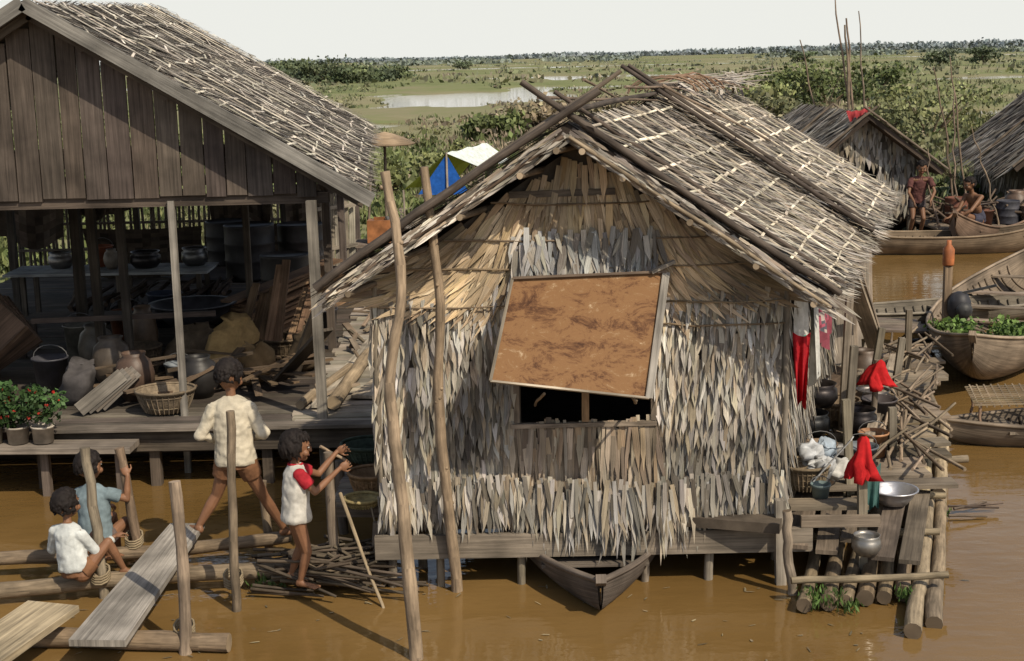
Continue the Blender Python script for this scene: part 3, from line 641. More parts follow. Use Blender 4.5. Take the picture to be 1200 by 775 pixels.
for i in range(12):
    z=.6+i*.045;m.box((-3.05+U(-.1,.1),15.5,z),(-2.15+U(-.1,.1),16.9,z+.25),U(.15,.3),.03,cv((.24,.15,.09),.4))
for i in range(9):
    x=-2.95+i*.1;m.box((x,14.9+U(0,.2),.56),(x+.15+U(-.08,.08),15.6,1.15+U(0,.4)),.09,.025,cv((.22,.14,.085),.4))
m.obj('planks',WOOD,g)
g=group('folded_thatch_mats');m=MB()
for i in range(14):
    m.box((-5.9,13.9+i*.05,.6),(-5.15+U(-.05,.05),14.1+i*.05,1.35-.02*i),.6,.02,cv((.15,.1,.07),.35),up=V((0,1,0)),twist=.1)
m.obj('mats',WOOD,g)
g=group('firewood_pile');m=MB()
for i in range(110):
    x=-5.4+U(0,3.2);z=.58+R()*.4;m.pole([(x,U(16.7,17.3),z),(x+U(-.2,.2),U(17.7,18.3),z+U(-.05,.1))],.03,.025,cv((.09,.065,.048),.4),5,sub=2)
m.obj('sticks',BARK,g)
g=group('gray_board_stack');m=MB()
for i in range(4): m.box((-3.98+i*.05,12.65+i*.05,.6),(-3.64+i*.03,12.95+i*.05,.86),.13,.025,cv((.13,.115,.1)),up=V((0,1,0)))
m.obj('boards',WOOD,g)
g=group('plank_bench');m=MB();m.box((-5.2,12.0,.46),(-3.3,11.95,.44),.3,.05,(.2,.17,.14))
for x in(-4.9,-4.1,-3.45): m.box((x,12,-.5),(x,12,.43),.07,.07,(.14,.11,.09))
m.obj('bench',WOOD,g)
def planter(x,y,z):
    g=group('potted_red_flowers');m=MB()
    m.lathe((x,y,z),[(.005,0),(.085,0),(.095,.15),(.103,.15),(.103,.135),(.09,.13),(.005,.12)],cv((.42,.38,.32)),20);m.obj('pot',PLAST,g)
    foliage('leaves',[(x+U(-.14,.14),y+U(-.1,.1),z+.33+U(-.13,.15),.12,.1,100,.04,*cv((.05,.10,.03),.35),0) for _ in range(8)],g)
    foliage('flowers',[(x+U(-.2,.2),y-.05+U(-.15,.1),z+.38+U(-.14,.12),.015,.015,4,.02,*cv((.45,.03,.02),.3),0) for _ in range(16)],g)
for x in(-4.32,-4.1,-4.55,-4.8): planter(x,12.0,.485)
# ------------------------------------------------------------ jetty
g=group('log_jetty');m=MB();lc=(.2,.15,.1)
m.pole([(-4.6,9.9,.13),(-3.80,9.97,.15),(-2.7,10.1,.13),(-1.70,10.26,.17)],.05,.05,lc,10)
m.pole([(-4.5,9.35,.10),(-3.62,9.44,.10),(-2.6,9.58,.13),(-1.55,9.66,.12)],.06,.055,cv(lc),10)
m.pole([(-3.8,8.78,.06),(-3.09,8.68,.07),(-1.85,8.54,.06)],.065,.06,cv((.25,.18,.12)),10,capcol=(.33,.25,.16))
def up(a,b,r,c=lc): m.pole([a,(lerp(V(a),V(b),.5)+V((U(-.04,.04),0,0))),b],r,r*.85,cv(c),9)
up((-2.16,8.5,-.4),(-2.14,8.6,1.12),.042,(.22,.17,.12));up((-1.93,9.2,-.4),(-1.92,9.35,1.38),.034,(.17,.13,.09));up((-2.92,9.5,-.4),(-3.0,9.6,1.08),.04,(.2,.16,.11));up((-2.78,10.1,-.4),(-2.92,10.15,.92),.04,(.18,.13,.09))
up((-1.85,10.3,-.4),(-1.9,10.3,.6),.035)
up((-3.72,9.5,-.4),(-3.75,9.5,.2),.04)
m.obj('logs_and_stakes',BARK,g)
m=MB();m.box((-2.6,8.25,.2),(-2.44,10.1,.33),.36,.045,(.29,.265,.23),taper=.72);m.box((-3.35,7.7,.2),(-3.03,8.78,.24),.38,.045,(.32,.26,.17));m.obj('gangplanks',WOOD,g)
for o,(px,py,pz) in enumerate(((-1.97,9.36,.16),(-2.93,9.5,.16),(-2.85,10.12,.2),(-2.15,8.62,.1))):
    rr=MB()
    for k in range(4): rr.tube([(px+.065*math.cos(a),py+.065*math.sin(a),pz+k*.018+.03*math.sin(a)) for a in[2*math.pi*q/10 for q in range(11)]],.008,(.25,.2,.13),5)
    rr.obj('rope_lashing',CLOTH,g)
def mpole(pts,r0,r1,c):
    mm=MB();mm.pole(pts,r0,r1,c,12,sub=6,wob=.005,irr=.06)
    for i in range(9):
        t=R();k=int(t*(len(pts)-1));p=lerp(V(pts[k]),V(pts[k+1]),t*(len(pts)-1)-k);a=U(0,6.28);mm.ball(p+V((math.cos(a)*r0*.7,math.sin(a)*r0*.7,0)),r0*.35,c,0,6,4)
    mm.obj('mooring_pole',BARK)
mpole([(-.62,8.33,-.5),(-.655,8.38,.2),(-.70,8.42,1.0),(-.755,8.5,1.75),(-.66,8.55,2.35),(-.745,8.6,3.03)],.047,.028,(.29,.22,.15))
mpole([(-.42,9.52,-.5),(-.43,9.5,.1),(-.51,9.4,1.3),(-.48,9.35,2.1),(-.55,9.3,3.0)],.042,.028,(.26,.195,.13))
g=group('small_raft_platform');m=MB()
for i in range(5): m.box((-1.36,10.2+i*.17,.46),(-.88,10.15+i*.17,.47),.155,.03,cv((.24,.2,.16),.25))
m.box((-1.4,10.12,.41),(-.95,10.08,.41),.05,.08,(.17,.13,.1))
for a,b in(((-1.30,9.75,-.4),(-1.33,9.8,.95)),((-1.38,10.8,-.4),(-1.38,10.8,.6)),((-.97,10.2,-.4),(-.97,10.2,.5)),((-1.0,9.75,-.3),(-1.0,9.8,.42))): m.pole([a,b],.04,.035,cv((.2,.16,.12)))
m.pole([(-1.25,9.75,.66),(-.86,9.1,-.15)],.014,.01,(.32,.25,.16));m.pole([(-1.4,9.95,.95),(-1.2,10.0,.8)],.012,.01,(.35,.26,.18))
m.obj('planks_and_posts',WOOD,g)
m=MB()
for i in range(110):
    x=U(-1.65,-.95);y=U(9.4,9.95);a=U(-.7,.7);l=U(.15,.4);m.pole([(x-l*math.cos(a),y,.03+R()*.25),(x+l*math.cos(a),y+l*math.sin(a),.03+R()*.27)],.014,.01,cv((.09,.07,.05),.45),5,sub=2)
m.obj('brushwood',BARK,g)
basket((-1.08,10.3,.49),.17,.16,(.24,.15,.08));basket((-1.12,10.75,.62),.2,.13,(.05,.07,.05),'crate_basket',sx=1.15);basket((-1.12,9.98,.49),.13,.06,(.35,.28,.13),'woven_tray')
rp=MB();rp.tube([(-1.05+.3*math.sin(t*.5)*t/6,9.9-.05*t,.5-.09*t) for t in range(7)],.007,(.3,.25,.18),5);rp.obj('rope',CLOTH)
# ------------------------------------------------------------ right side deck
g=group('bamboo_side_deck');m=MB();bc=(.22,.175,.12)
def bam(a,b,r,c=bc,wob=.008):
    m.pole([a,lerp(V(a),V(b),.5)+V((U(-.03,.03),0,U(-.01,.02))),b],r,r*.9,cv(c),10,capcol=(.12,.09,.06),wob=wob,sub=4)
bam((2.5,8.5,.05),(3.3,10.9,.14),.055,(.27,.215,.145));bam((2.68,8.65,.03),(3.45,11.1,.08),.06,(.2,.16,.11));bam((2.9,9.3,.1),(3.6,11.6,.1),.05,(.24,.19,.13));bam((3.42,11.0,.14),(4.05,12.95,.18),.06,(.3,.24,.16));bam((3.2,10.7,.2),(3.95,13.1,.24),.05,(.3,.24,.15))
bam((3.95,12.7,.15),(4.85,17.2,.15),.06);bam((3.75,12.3,.12),(4.6,16.5,.12),.055,(.28,.22,.14));bam((3.1,10.3,.06),(3.9,12.9,.08),.06,(.17,.13,.09))
for i,x in enumerate((1.9,2.07,2.2,2.33,2.47,2.6)): bam((x,8.93+.03*i,.06+.01*(i%2)),(x+1.1,12.6,.07),.055 if i%2 else .048,cv((.22,.17,.11)))
bam((1.85,9.12,.17),(2.9,9.08,.2),.026);bam((1.9,9.95,.17),(3.1,9.95,.2),.03);bam((2.2,10.8,.2),(3.4,10.8,.2),.03);bam((2.4,11.8,.2),(3.9,11.8,.2),.035);bam((2.9,13,.2),(4.2,13.0,.2),.035);bam((3.3,14.6,.2),(4.5,14.6,.2),.035)
bam((1.9,9.3,.0),(1.84,9.25,.62),.035,(.25,.21,.16))
m.obj('bamboo_floats',BARK,g)
m=MB()
for a,b,w in(((2.5,9.25,.26),(3.0,10.7,.3),.15),((2.67,9.2,.25),(3.15,10.6,.3),.14),((2.36,9.6,.27),(2.72,10.7,.29),.14),((1.95,9.5,.27),(2.4,11.1,.3),.18),((2.15,9.4,.26),(2.6,11.1,.29),.15)): m.box(a,b,w,.03,cv((.15,.12,.09),.3))
m.box((1.95,9.75,.5),(2.5,9.73,.5),.2,.03,(.22,.18,.13));m.box((2.0,9.55,.44),(2.55,9.53,.44),.04,.08,(.2,.16,.12))
for i in range(20): m.box((2.3+i*.27*.33,10.6+i*.27,.36+U(0,.02)),(3.25+i*.27*.3+U(-.15,.15),10.6+i*.27+U(-.08,.08),.36+U(0,.02)),.2,.03,cv((.19,.155,.115),.35))
for a,b in(((2.45,9.55,-.3),(2.43,9.6,.95)),((2.62,10.6,0),(2.55,10.6,1.05)),((3.12,11.3,0),(3.1,11.3,.8)),((2.9,12.2,.3),(2.95,12.2,1.7)),((3.65,13.4,0),(3.75,13.4,.95)),((4.15,14.6,0),(4.15,14.6,1.0)),((2.75,11.4,.3),(2.8,11.4,1.3)),((3.3,12.9,.3),(3.42,12.9,1.15))): m.box(a,b,.06,.06,cv((.2,.17,.13)))
m.box((3.3,13.2,.6),(4.2,16.2,.62),.05,.08,(.24,.2,.15));m.box((2.85,11.1,.55),(3.9,14.2,.6),.08,.035,(.3,.25,.19))
for i in range(7): m.box((3.2+i*.13,13.4+i*.4,.7),(3.15+i*.14,13.6+i*.4,2.0-.05*i),.2,.025,cv((.25,.21,.165),.25),up=V((0,1,0)))
m.box((2.95,12.4,1.85),(3.45,13.2,.9),.16,.03,(.27,.22,.16));m.box((3.05,12.7,1.9),(3.5,13.5,1.0),.14,.03,(.2,.16,.12))
m.obj('planks_and_posts',WOOD,g)
m=MB()
for i in range(75):
    y=U(10.8,15.5);x=2.65+(y-10.8)*.33+U(.0,.65);a=1.25+random.gauss(0,.5);l=U(.15,.5);z=.42+R()*.12;m.pole([(x-l*math.cos(a),y-l*math.sin(a),z),(x+l*math.cos(a),y+l*math.sin(a),z+R()*.15)],.016,.012,cv((.2,.155,.11),.45),5,sub=2)
for i in range(5):
    x=U(3.3,3.6);y=U(10.6,11.2);m.pole([(x,y,.06),(x+U(.15,.4),y+U(-.1,.2),U(.02,.08))],.012,.008,cv((.12,.09,.07),.4),5,sub=2)
m.obj('bamboo_sticks',BARK,g)
basin((2.84,10.25,.33),.17,.11,(.5,.5,.52));pot((2.4,9.3,.28),.1,.14,(.35,.33,.3));pot((2.5,11.6,.5),.16,.2,(.03,.03,.03));pot((2.62,11.9,.68),.17,.2,(.035,.03,.03));pot((2.95,11.8,.45),.16,.22,(.035,.03,.03));pot((2.7,12.5,.5),.16,.3,(.07,.055,.05))
basin((2.3,10.6,.36),.2,.1,(.22,.15,.09),'clay_basin',CLAY);bucket((2.45,11.0,.36),.13,.24,(.2,.14,.09),'wooden_bucket');bucket((3.2,12.1,.38),.15,.3,(.06,.05,.05));bucket((2.75,10.9,.38),.13,.22,(.12,.14,.16));basket((2.9,12.4,.4),.2,.2,(.16,.12,.08));pot((3.3,12.7,.4),.17,.22,(.1,.09,.085));basin((2.72,11.2,.4),.18,.08,(.35,.34,.32));jar((3.45,13.6,.4),.17,.4,(.11,.08,.06))
basin((2.42,10.55,.48),.17,.08,(.45,.45,.43),'enamel_dish');basket((2.15,10.15,.5),.17,.18,(.22,.17,.11));bucket((2.95,11.3,.4),.12,.2,(.35,.18,.09));bucket((2.2,9.85,.52),.07,.1,(.12,.16,.16))
m=MB()
for i,(x,y,z,r) in enumerate(((2.22,10.35,.7,.1),(2.36,10.5,.66,.09),(2.28,10.2,.62,.1),(2.42,10.3,.58,.08),(2.14,10.4,.6,.09))):
    m.ell((x,y,z),[(r,0,.01),(0,r*.9,0),(.02,0,r*.9)],((.5,.52,.54),(.3,.36,.42),(.45,.46,.46),(.55,.54,.5),(.35,.35,.36))[i],18,14)
for i,v in enumerate(m.v):
    q=V(v);m.v[i]=tuple(q+V((noise.noise(q*20),noise.noise(q*20+V((5,0,0))),noise.noise(q*20+V((0,5,0)))))*.06+V((noise.noise(q*50),0,noise.noise(q*50+V((0,5,0)))))*.02)
m.obj('plastic_bags',PLAST)
def redcap(x,y,z,r,h,name='red_cloth'):
    m=MB();m.lathe((x,y,z),[(.012,0),(r*.35,-h*.1),(r*.52,-h*.3),(r*.7,-h*.55),(r*.85,-h*.8),(r,-h),(r*.93,-h*.98),(r*.4,-h*.4)],(.42,.018,.02),40,mod=lambda a,zz:1+(.3*math.sin(a*5+zz*6)+.15*math.sin(a*11+1))*min(1,abs(zz)/h))
    for i,v in enumerate(m.v):
        q=V(v);m.v[i]=tuple(q+V((noise.noise(q*9),noise.noise(q*9+V((5,0,0))),noise.noise(q*9+V((0,5,0)))))*.045)
    m.obj(name,CLOTH)
redcap(2.43,9.6,1.02,.11,.29);redcap(3.12,11.9,1.08,.13,.24);m=MB();m.pole([(3.1,11.9,.3),(3.12,11.9,1.07)],.03,.025,(.2,.16,.12));m.obj('bamboo_stake',BARK)
m=MB();m.cloth((1.98,9.85,1.74),(2.12,9.9,1.72),.52,.035,(.38,.018,.025),nf=2,shrink=.5);m.obj('red_cloth',CLOTH)
g=group('clothes_line');m=MB();m.tube([(1.95,9.75,2.0),(2.4,10.9,1.96),(3.2,13.2,2.0)],.006,(.3,.28,.25),5);m.obj('line',CLOTH,g)
def shirtcol(a,b): return (.05,.28,.24) if (.55<b<.95 and a>.5) else (.55,.54,.5)
m=MB();m.cloth((2.03,10.0,1.98),(2.2,10.35,1.98),.62,.03,(.7,.68,.64),out=V((.9,-.4,0)),colf=shirtcol);m.obj('white_shirt',CLOTH,g)
m=MB();m.cloth((2.25,10.45,1.98),(2.36,10.8,1.98),.75,.03,(.5,.5,.47),out=V((.9,-.4,0)));m.obj('white_cloth',CLOTH,g)
def flo(a,b): return random.choice([(.35,.09,.13),(.42,.35,.32),(.25,.06,.09),(.1,.1,.12)])
m=MB();m.cloth((2.45,11.1,2.02),(2.6,11.6,2.02),.55,.03,(.4,.1,.1),out=V((.9,-.4,0)),colf=flo,nx=20,nz=20);m.obj('floral_cloth',CLOTH,g)
m=MB();m.cloth((2.62,11.8,2.0),(2.8,12.3,2.0),.8,.03,(.22,.06,.08),out=V((.9,-.4,0)));m.obj('maroon_cloth',CLOTH,g)
m=MB();m.cloth((2.48,9.75,.75),(2.62,9.8,.78),.32,.02,(.06,.13,.12),nf=2);m.obj('fishing_net',CLOTH)
m=MB();m.box((2.18,9.95,.62),(2.42,9.85,.95),.12,.008,(.55,.55,.53));m.obj('white_board',PLAST)
m=MB();m.box((2.65,12.6,.5),(3.2,13.6,.5),.5,.28,(.14,.1,.07));m.obj('wooden_crate',WOOD)
foliage('waterside_plants',[(x+U(-.1,.1),y+U(-.06,.06),.05+U(0,.06),.07,.05,40,.04,*cv((.07,.12,.03),.3),1) for x,y in((2.05,9.0),(2.15,8.95),(1.98,9.05),(3.1,10.9),(3.2,11.1),(3.25,11.4),(3.3,10.8),(2.6,9.0),(-1.78,9.55)) for _ in range(3)])
m=MB()
for i in range(90):
    x,y=(U(-3.5,-.9),U(8.4,9.9)) if i%2 else (U(-.8,3.2),U(8.2,9.6));a=U(0,6.28)
    m.leaf((x,y,.006),V((math.cos(a),math.sin(a),0)),V((0,0,1)),U(.02,.09),U(.006,.016),.003,cv((.22,.18,.11),.5))
m.obj('floating_leaf_litter',LEAF)
# ------------------------------------------------------------ motor, rack
g=group('outboard_motor');m=MB();x,y=5.35,17.2
m.box((x,y,.1),(x,y,1.05),.09,.09,(.28,.2,.13));m.obj('post',WOOD,g)
m=MB();m.lathe((x+.12,y-.1,.55),[(.01,-.16),(.1,-.15),(.14,-.05),(.14,.08),(.1,.17),(.03,.2),(.005,.2)],(.03,.03,.035),18);m.lathe((x+.12,y-.26,.55),[(.005,0),(.09,.01),(.1,.05),(.06,.09),(.005,.1)],(.05,.05,.05),16,axis=(0,-1,0))
m.tube([(x+.1,y-.1,.4),(x-.1,y+.2,.1),(x-.6,y+.9,-.1)],.03,(.05,.05,.05),8);m.box((x+.1,y-.1,.72),(x+.5,y-.3,.85),.03,.03,(.06,.06,.06));m.box((x,y-.2,.32),(x+.25,y-.2,.32),.2,.12,(.07,.065,.06));m.obj('engine',PLAST,g)
m=MB();m.lathe((x,y,1.06),[(.005,0),(.065,0),(.07,.02),(.07,.2),(.03,.26),(.03,.31),(.005,.31)],(.42,.14,.05),16);m.obj('fuel_bottle',PLAST,g)
g=group('drying_rack');m=MB()
for i in range(14): m.box((4.32+i*.07,12.8,.4),(4.48+i*.07,13.6,.42),.015,.012,cv((.22,.17,.11)))
for i in range(10): m.box((4.28+i*.015,12.82+i*.08,.415),(5.4,12.8+i*.08,.425),.015,.012,cv((.22,.17,.11)))
for q in((4.35,12.85),(5.3,12.85),(4.5,13.55),(5.4,13.5)): m.pole([(q[0],q[1],.1),(q[0],q[1],.42)],.015,.015,(.25,.17,.12))
m.obj('lattice',WOOD,g)
m=MB()
for i in range(5): m.box((5.1,16.9+i*.17,.3),(4.2,17.2+i*.17,.3),.15,.03,cv((.2,.16,.12)))
for q in((4.3,17.3),(5.0,17.0),(5,17.6),(4.3,17.8)): m.pole([(q[0],q[1],-.4),(q[0],q[1],.3)],.04,.04,(.2,.16,.12))
m.obj('landing_platform',WOOD)
# ------------------------------------------------------------ back huts
def hut(x0,x1,y,depth,zf,ze,za,shear,name,door):
    g=group(name);b=MB();ax=(x0+x1)/2
    lv=MB();n=V((0,-1,0));dk=(.09,.075,.06)
    def seg(xa,xb,za_,zb): b.box(((xa+xb)/2,y+.03,za_),((xa+xb)/2,y+.03,zb),xb-xa,.04,dk,up=V((0,1,0)))
    seg(x0,door[0],zf,ze);seg(door[1],x1,zf,ze);seg(door[0],door[1],door[3],ze);seg(door[0],door[1],zf,door[2])
    b.add([(x0,y+.02,ze),(x1,y+.02,ze),(ax,y+.02,za-.1)],[(0,1,2)],[[(0,0)]*3],dk)
    for xs in(x0,x1): b.box((xs,y+.05,(zf+ze)/2),(xs+shear*depth,y+depth,(zf+ze)/2),.04,ze-zf,dk)
    b.box((x0+shear*depth,y+depth,(zf+ze)/2),(x1+shear*depth,y+depth,(zf+ze)/2),.04,ze-zf,dk)
    b.box((ax,y,zf-.05),(ax+shear*depth,y+depth,zf-.05),x1-x0,.06,dk)
    b.obj('wall_panels',DIRT,g)
    wc=[tuple(q*.75 for q in c) for c in LC]
    wall_leaves(lv,(x0,y,0),(x1,y,0),zf,ze,n,wc,.18,.06,.35,.07,skip=lambda x,z:door[0]<x<door[1] and door[2]<z<door[3]+.1)
    z=ze
    while z<za-.15:
        k=(za-z)/(za-ze);hw=(x1-x0)/2*k
        for i in range(int(hw*2/.06)):
            xx=ax-hw+2*hw*R();lv.leaf((xx,y-.02,z+.1),V((random.gauss(0,.1),0,-1)),n,.3,.07,.02,cv(random.choice(wc),.2))
        z+=.15
    d=V((shear,1,0)).normalized();nr=V((d.y,-d.x,0))
    wall_leaves(lv,(x1,y,0),(x1+shear*depth,y+depth,0),zf,ze,nr,wc,.25,.12,.4,.1);wall_leaves(lv,(x0,y,0),(x0+shear*depth,y+depth,0),zf,ze,-nr,wc,.25,.12,.4,.1)
    lv.obj('palm_leaf_cladding',LEAF,g)
    rf=MB();R0=V((ax-.05,y-.4,za+.02));R1=V((ax+shear*depth,y+depth+.3,za+.05));rc=[tuple(q*.75 for q in c) for c in RC]
    for sg in(-1,1):
        hw=(x1-x0)/2+.45;zz=za-(za-ze)*(hw/((x1-x0)/2))*.95
        slope(rf,R0,R1,V((ax+sg*hw,y-.4,zz)),V((ax+sg*hw+shear*depth,y+depth+.3,zz)),rc,rows=9,per=.06,L=.42,w=.07,thick=.09,rag=.6,jit=.25)
    rf.obj('thatch_roof',ROOFM,g)
    p=MB()
    for x in(x0+.05,ax,x1-.05):
        for yy in(y+.1,y+depth*.5,y+depth-.1): p.pole([(x+shear*(yy-y),yy,-.5),(x+shear*(yy-y),yy,zf)],.05,.05,cv((.15,.12,.09)))
    for sg in(-1,1):
        hw=(x1-x0)/2+.5;zz=za-(za-ze)*(hw/((x1-x0)/2))*.95+.08
        p.pole([R0+V((-sg*.12,-.03,.14)),(ax+sg*hw,y-.45,zz)],.025,.025,(.15,.12,.09));p.pole([lerp(R0,R1,.5)+V((0,0,.1)),(ax+sg*hw+shear*depth*.5,y+depth*.5,zz)],.025,.025,(.15,.12,.09))
    p.obj('posts_and_poles',BARK,g)
hut(6.05,8.0,28,4,.45,1.62,2.42,-.1,'thatched_hut',(6.5,7.25,.9,1.5))
hut(10.6,13.4,29,4,.45,1.55,2.75,.05,'thatched_hut',(11.6,12.4,.5,1.4))
m=MB();m.cloth((6.55,27.75,2.50),(7.05,27.9,2.56),.18,.05,(.33,.05,.055),out=V((0,-.7,.7)));m.obj('red_cloth',CLOTH)
m=MB()
for i in range(5): m.box((8.3+i*.5,26.8,.28),(8.2+i*.5,29.2,.28),.4,.04,cv((.17,.135,.1)))
for q in((8.3,27),(10.2,27),(8.3,29),(10.2,29)): m.pole([(q[0],q[1],-.4),(q[0],q[1],.3)],.05,.05,(.15,.12,.09))
m.obj('landing_platform',WOOD)
g=group('piled_goods');m=MB()
for i in range(70):
    x=U(8.1,10.3);m.pole([(x,U(27,28.5),.35+R()*.3),(x+U(-.7,.7),U(27,28.5),.35+R()*.5)],.03,.02,cv((.12,.09,.065),.45),5,sub=2)
m.obj('sticks',BARK,g);drum((8.7,27.6,.3),.22,.5,(.16,.065,.04),'clay_pot');drum((9.6,27.3,.3),.22,.45,(.05,.05,.06));bucket((9.1,27.1,.3),.16,.3,(.2,.09,.06));basket((10.1,27.2,.3),.3,.35,(.14,.1,.07));jar((9.9,27.7,.3),.25,.6,(.1,.065,.045))
for a,b,r in(((8.0,32.4,-.3),(7.35,32.4,4.75),.035),((8.15,32.6,-.3),(7.65,32.6,4.35),.045),((8.2,32.5,-.3),(7.9,32.5,4.5),.03),((7.9,32.3,-.3),(7.55,32.3,4.2),.05),((7.6,33,-.3),(6.7,33,3.9),.03),((8.8,27.9,.2),(8.25,27.9,3.3),.025),((8.95,28.2,.2),(8.75,28.2,2.9),.025),((9.4,29,.2),(8.9,29,3.5),.025),
              ((9.4,27.2,.2),(8.8,27.2,2.2),.02),((8.2,26.9,.2),(7.9,26.9,1.8),.025)):
    m=MB();m.pole([a,lerp(V(a),V(b),.55)+V((U(-.08,.08),0,0)),b],r,r*.4,cv((.2,.15,.11)),7,wob=.03);m.obj('bamboo_pole',BARK)
# ------------------------------------------------------------ tent, parasol, containers
g=group('ridge_tent');ty=29.0;y2=31.2
def tentface(ps,col,nm):
    m=MB();N=8
    a,b,c,d=[V(p) for p in ps]
    for i in range(N):
        for j in range(N):
            q=[]
            for u,v in((i,j),(i+1,j),(i+1,j+1),(i,j+1)):
                p=lerp(lerp(a,b,u/N),lerp(d,c,u/N),v/N);p=p+V((0,0,-.1*math.sin(math.pi*u/N)*math.sin(math.pi*v/N)+.02*math.sin(u*2)));q.append(p)
            m.add(q,[(0,1,2,3)],[[(0,0)]*4],col,0,True)
    m.obj(nm,CLOTH,g)
tentface([(-1.25,ty,1.78),(-.45,y2,1.84),(-1.1,y2,1.1),(-2.15,ty,1.05)],(.40,.48,.08),'yellow_side')
tentface([(-1.25,ty,1.78),(-.45,y2,1.84),(.05,y2,1.45),(-.5,ty,1.45)],(.6,.65,.62),'white_side')
tentface([(-1.25,ty+.02,1.76),(-1.25,ty+.02,1.76),(-.8,ty+.02,.95),(-1.85,ty+.02,.95)],(.02,.10,.38),'blue_front')
m=MB();
for q in((-1.25,ty,1.8),(-.45,y2,1.86),(-.5,ty,1.45),(-2.15,ty,1.05)): m.pole([(q[0],q[1],.1),q],.025,.02,(.3,.25,.2))
m.box((-2.4,30,.45),(.2,30,.45),2.2,.05,(.2,.16,.12));m.obj('poles_and_floor',WOOD,g)
g=group('straw_parasol');m=MB();px,py=-1.85,21.5
m.lathe((px,py,2.5),[(.005,.12),(.12,.09),(.3,.02),(.45,-.06),(.44,-.08),(.005,.05)],(.27,.2,.13),28,mod=lambda a,z:1+.05*math.sin(a*9))
m.obj('canopy',LEAF,g);m=MB();m.pole([(px-.02,py,.5),(px,py,2.6)],.025,.02,(.2,.16,.12))
m.pole([(px-.2,py,2.2),(px-.35,py,.5)],.02,.02,(.2,.16,.12));m.obj('pole',BARK,g)
m=MB();m.box((-2.05,20.5,1.25),(-1.72,20.5,1.25),.3,.32,(.36,.15,.06));m.box((-1.96,20.5,1.43),(-1.8,20.5,1.43),.05,.04,(.34,.14,.05));m.lathe((-1.76,20.45,1.41),[(.03,0),(.03,.05),(.005,.05)],(.1,.1,.1),10);m.obj('orange_jerrycan',PLAST)
g=group('side_table');m=MB();m.box((-2.4,20.6,1.06),(-1.2,20.6,1.06),.7,.04,(.2,.16,.13))
for q in((-2.3,20.3),(-1.3,20.3),(-2.3,20.9),(-1.3,20.9)): m.box((q[0],q[1],.5),(q[0],q[1],1.04),.05,.05,(.15,.12,.1))
m.obj('table',WOOD,g)
bucket((-1.5,20.5,1.08),.13,.22,(.22,.2,.18));sack((-1.3,20.8,1.08),.2,.15,.35,(.22,.19,.15))
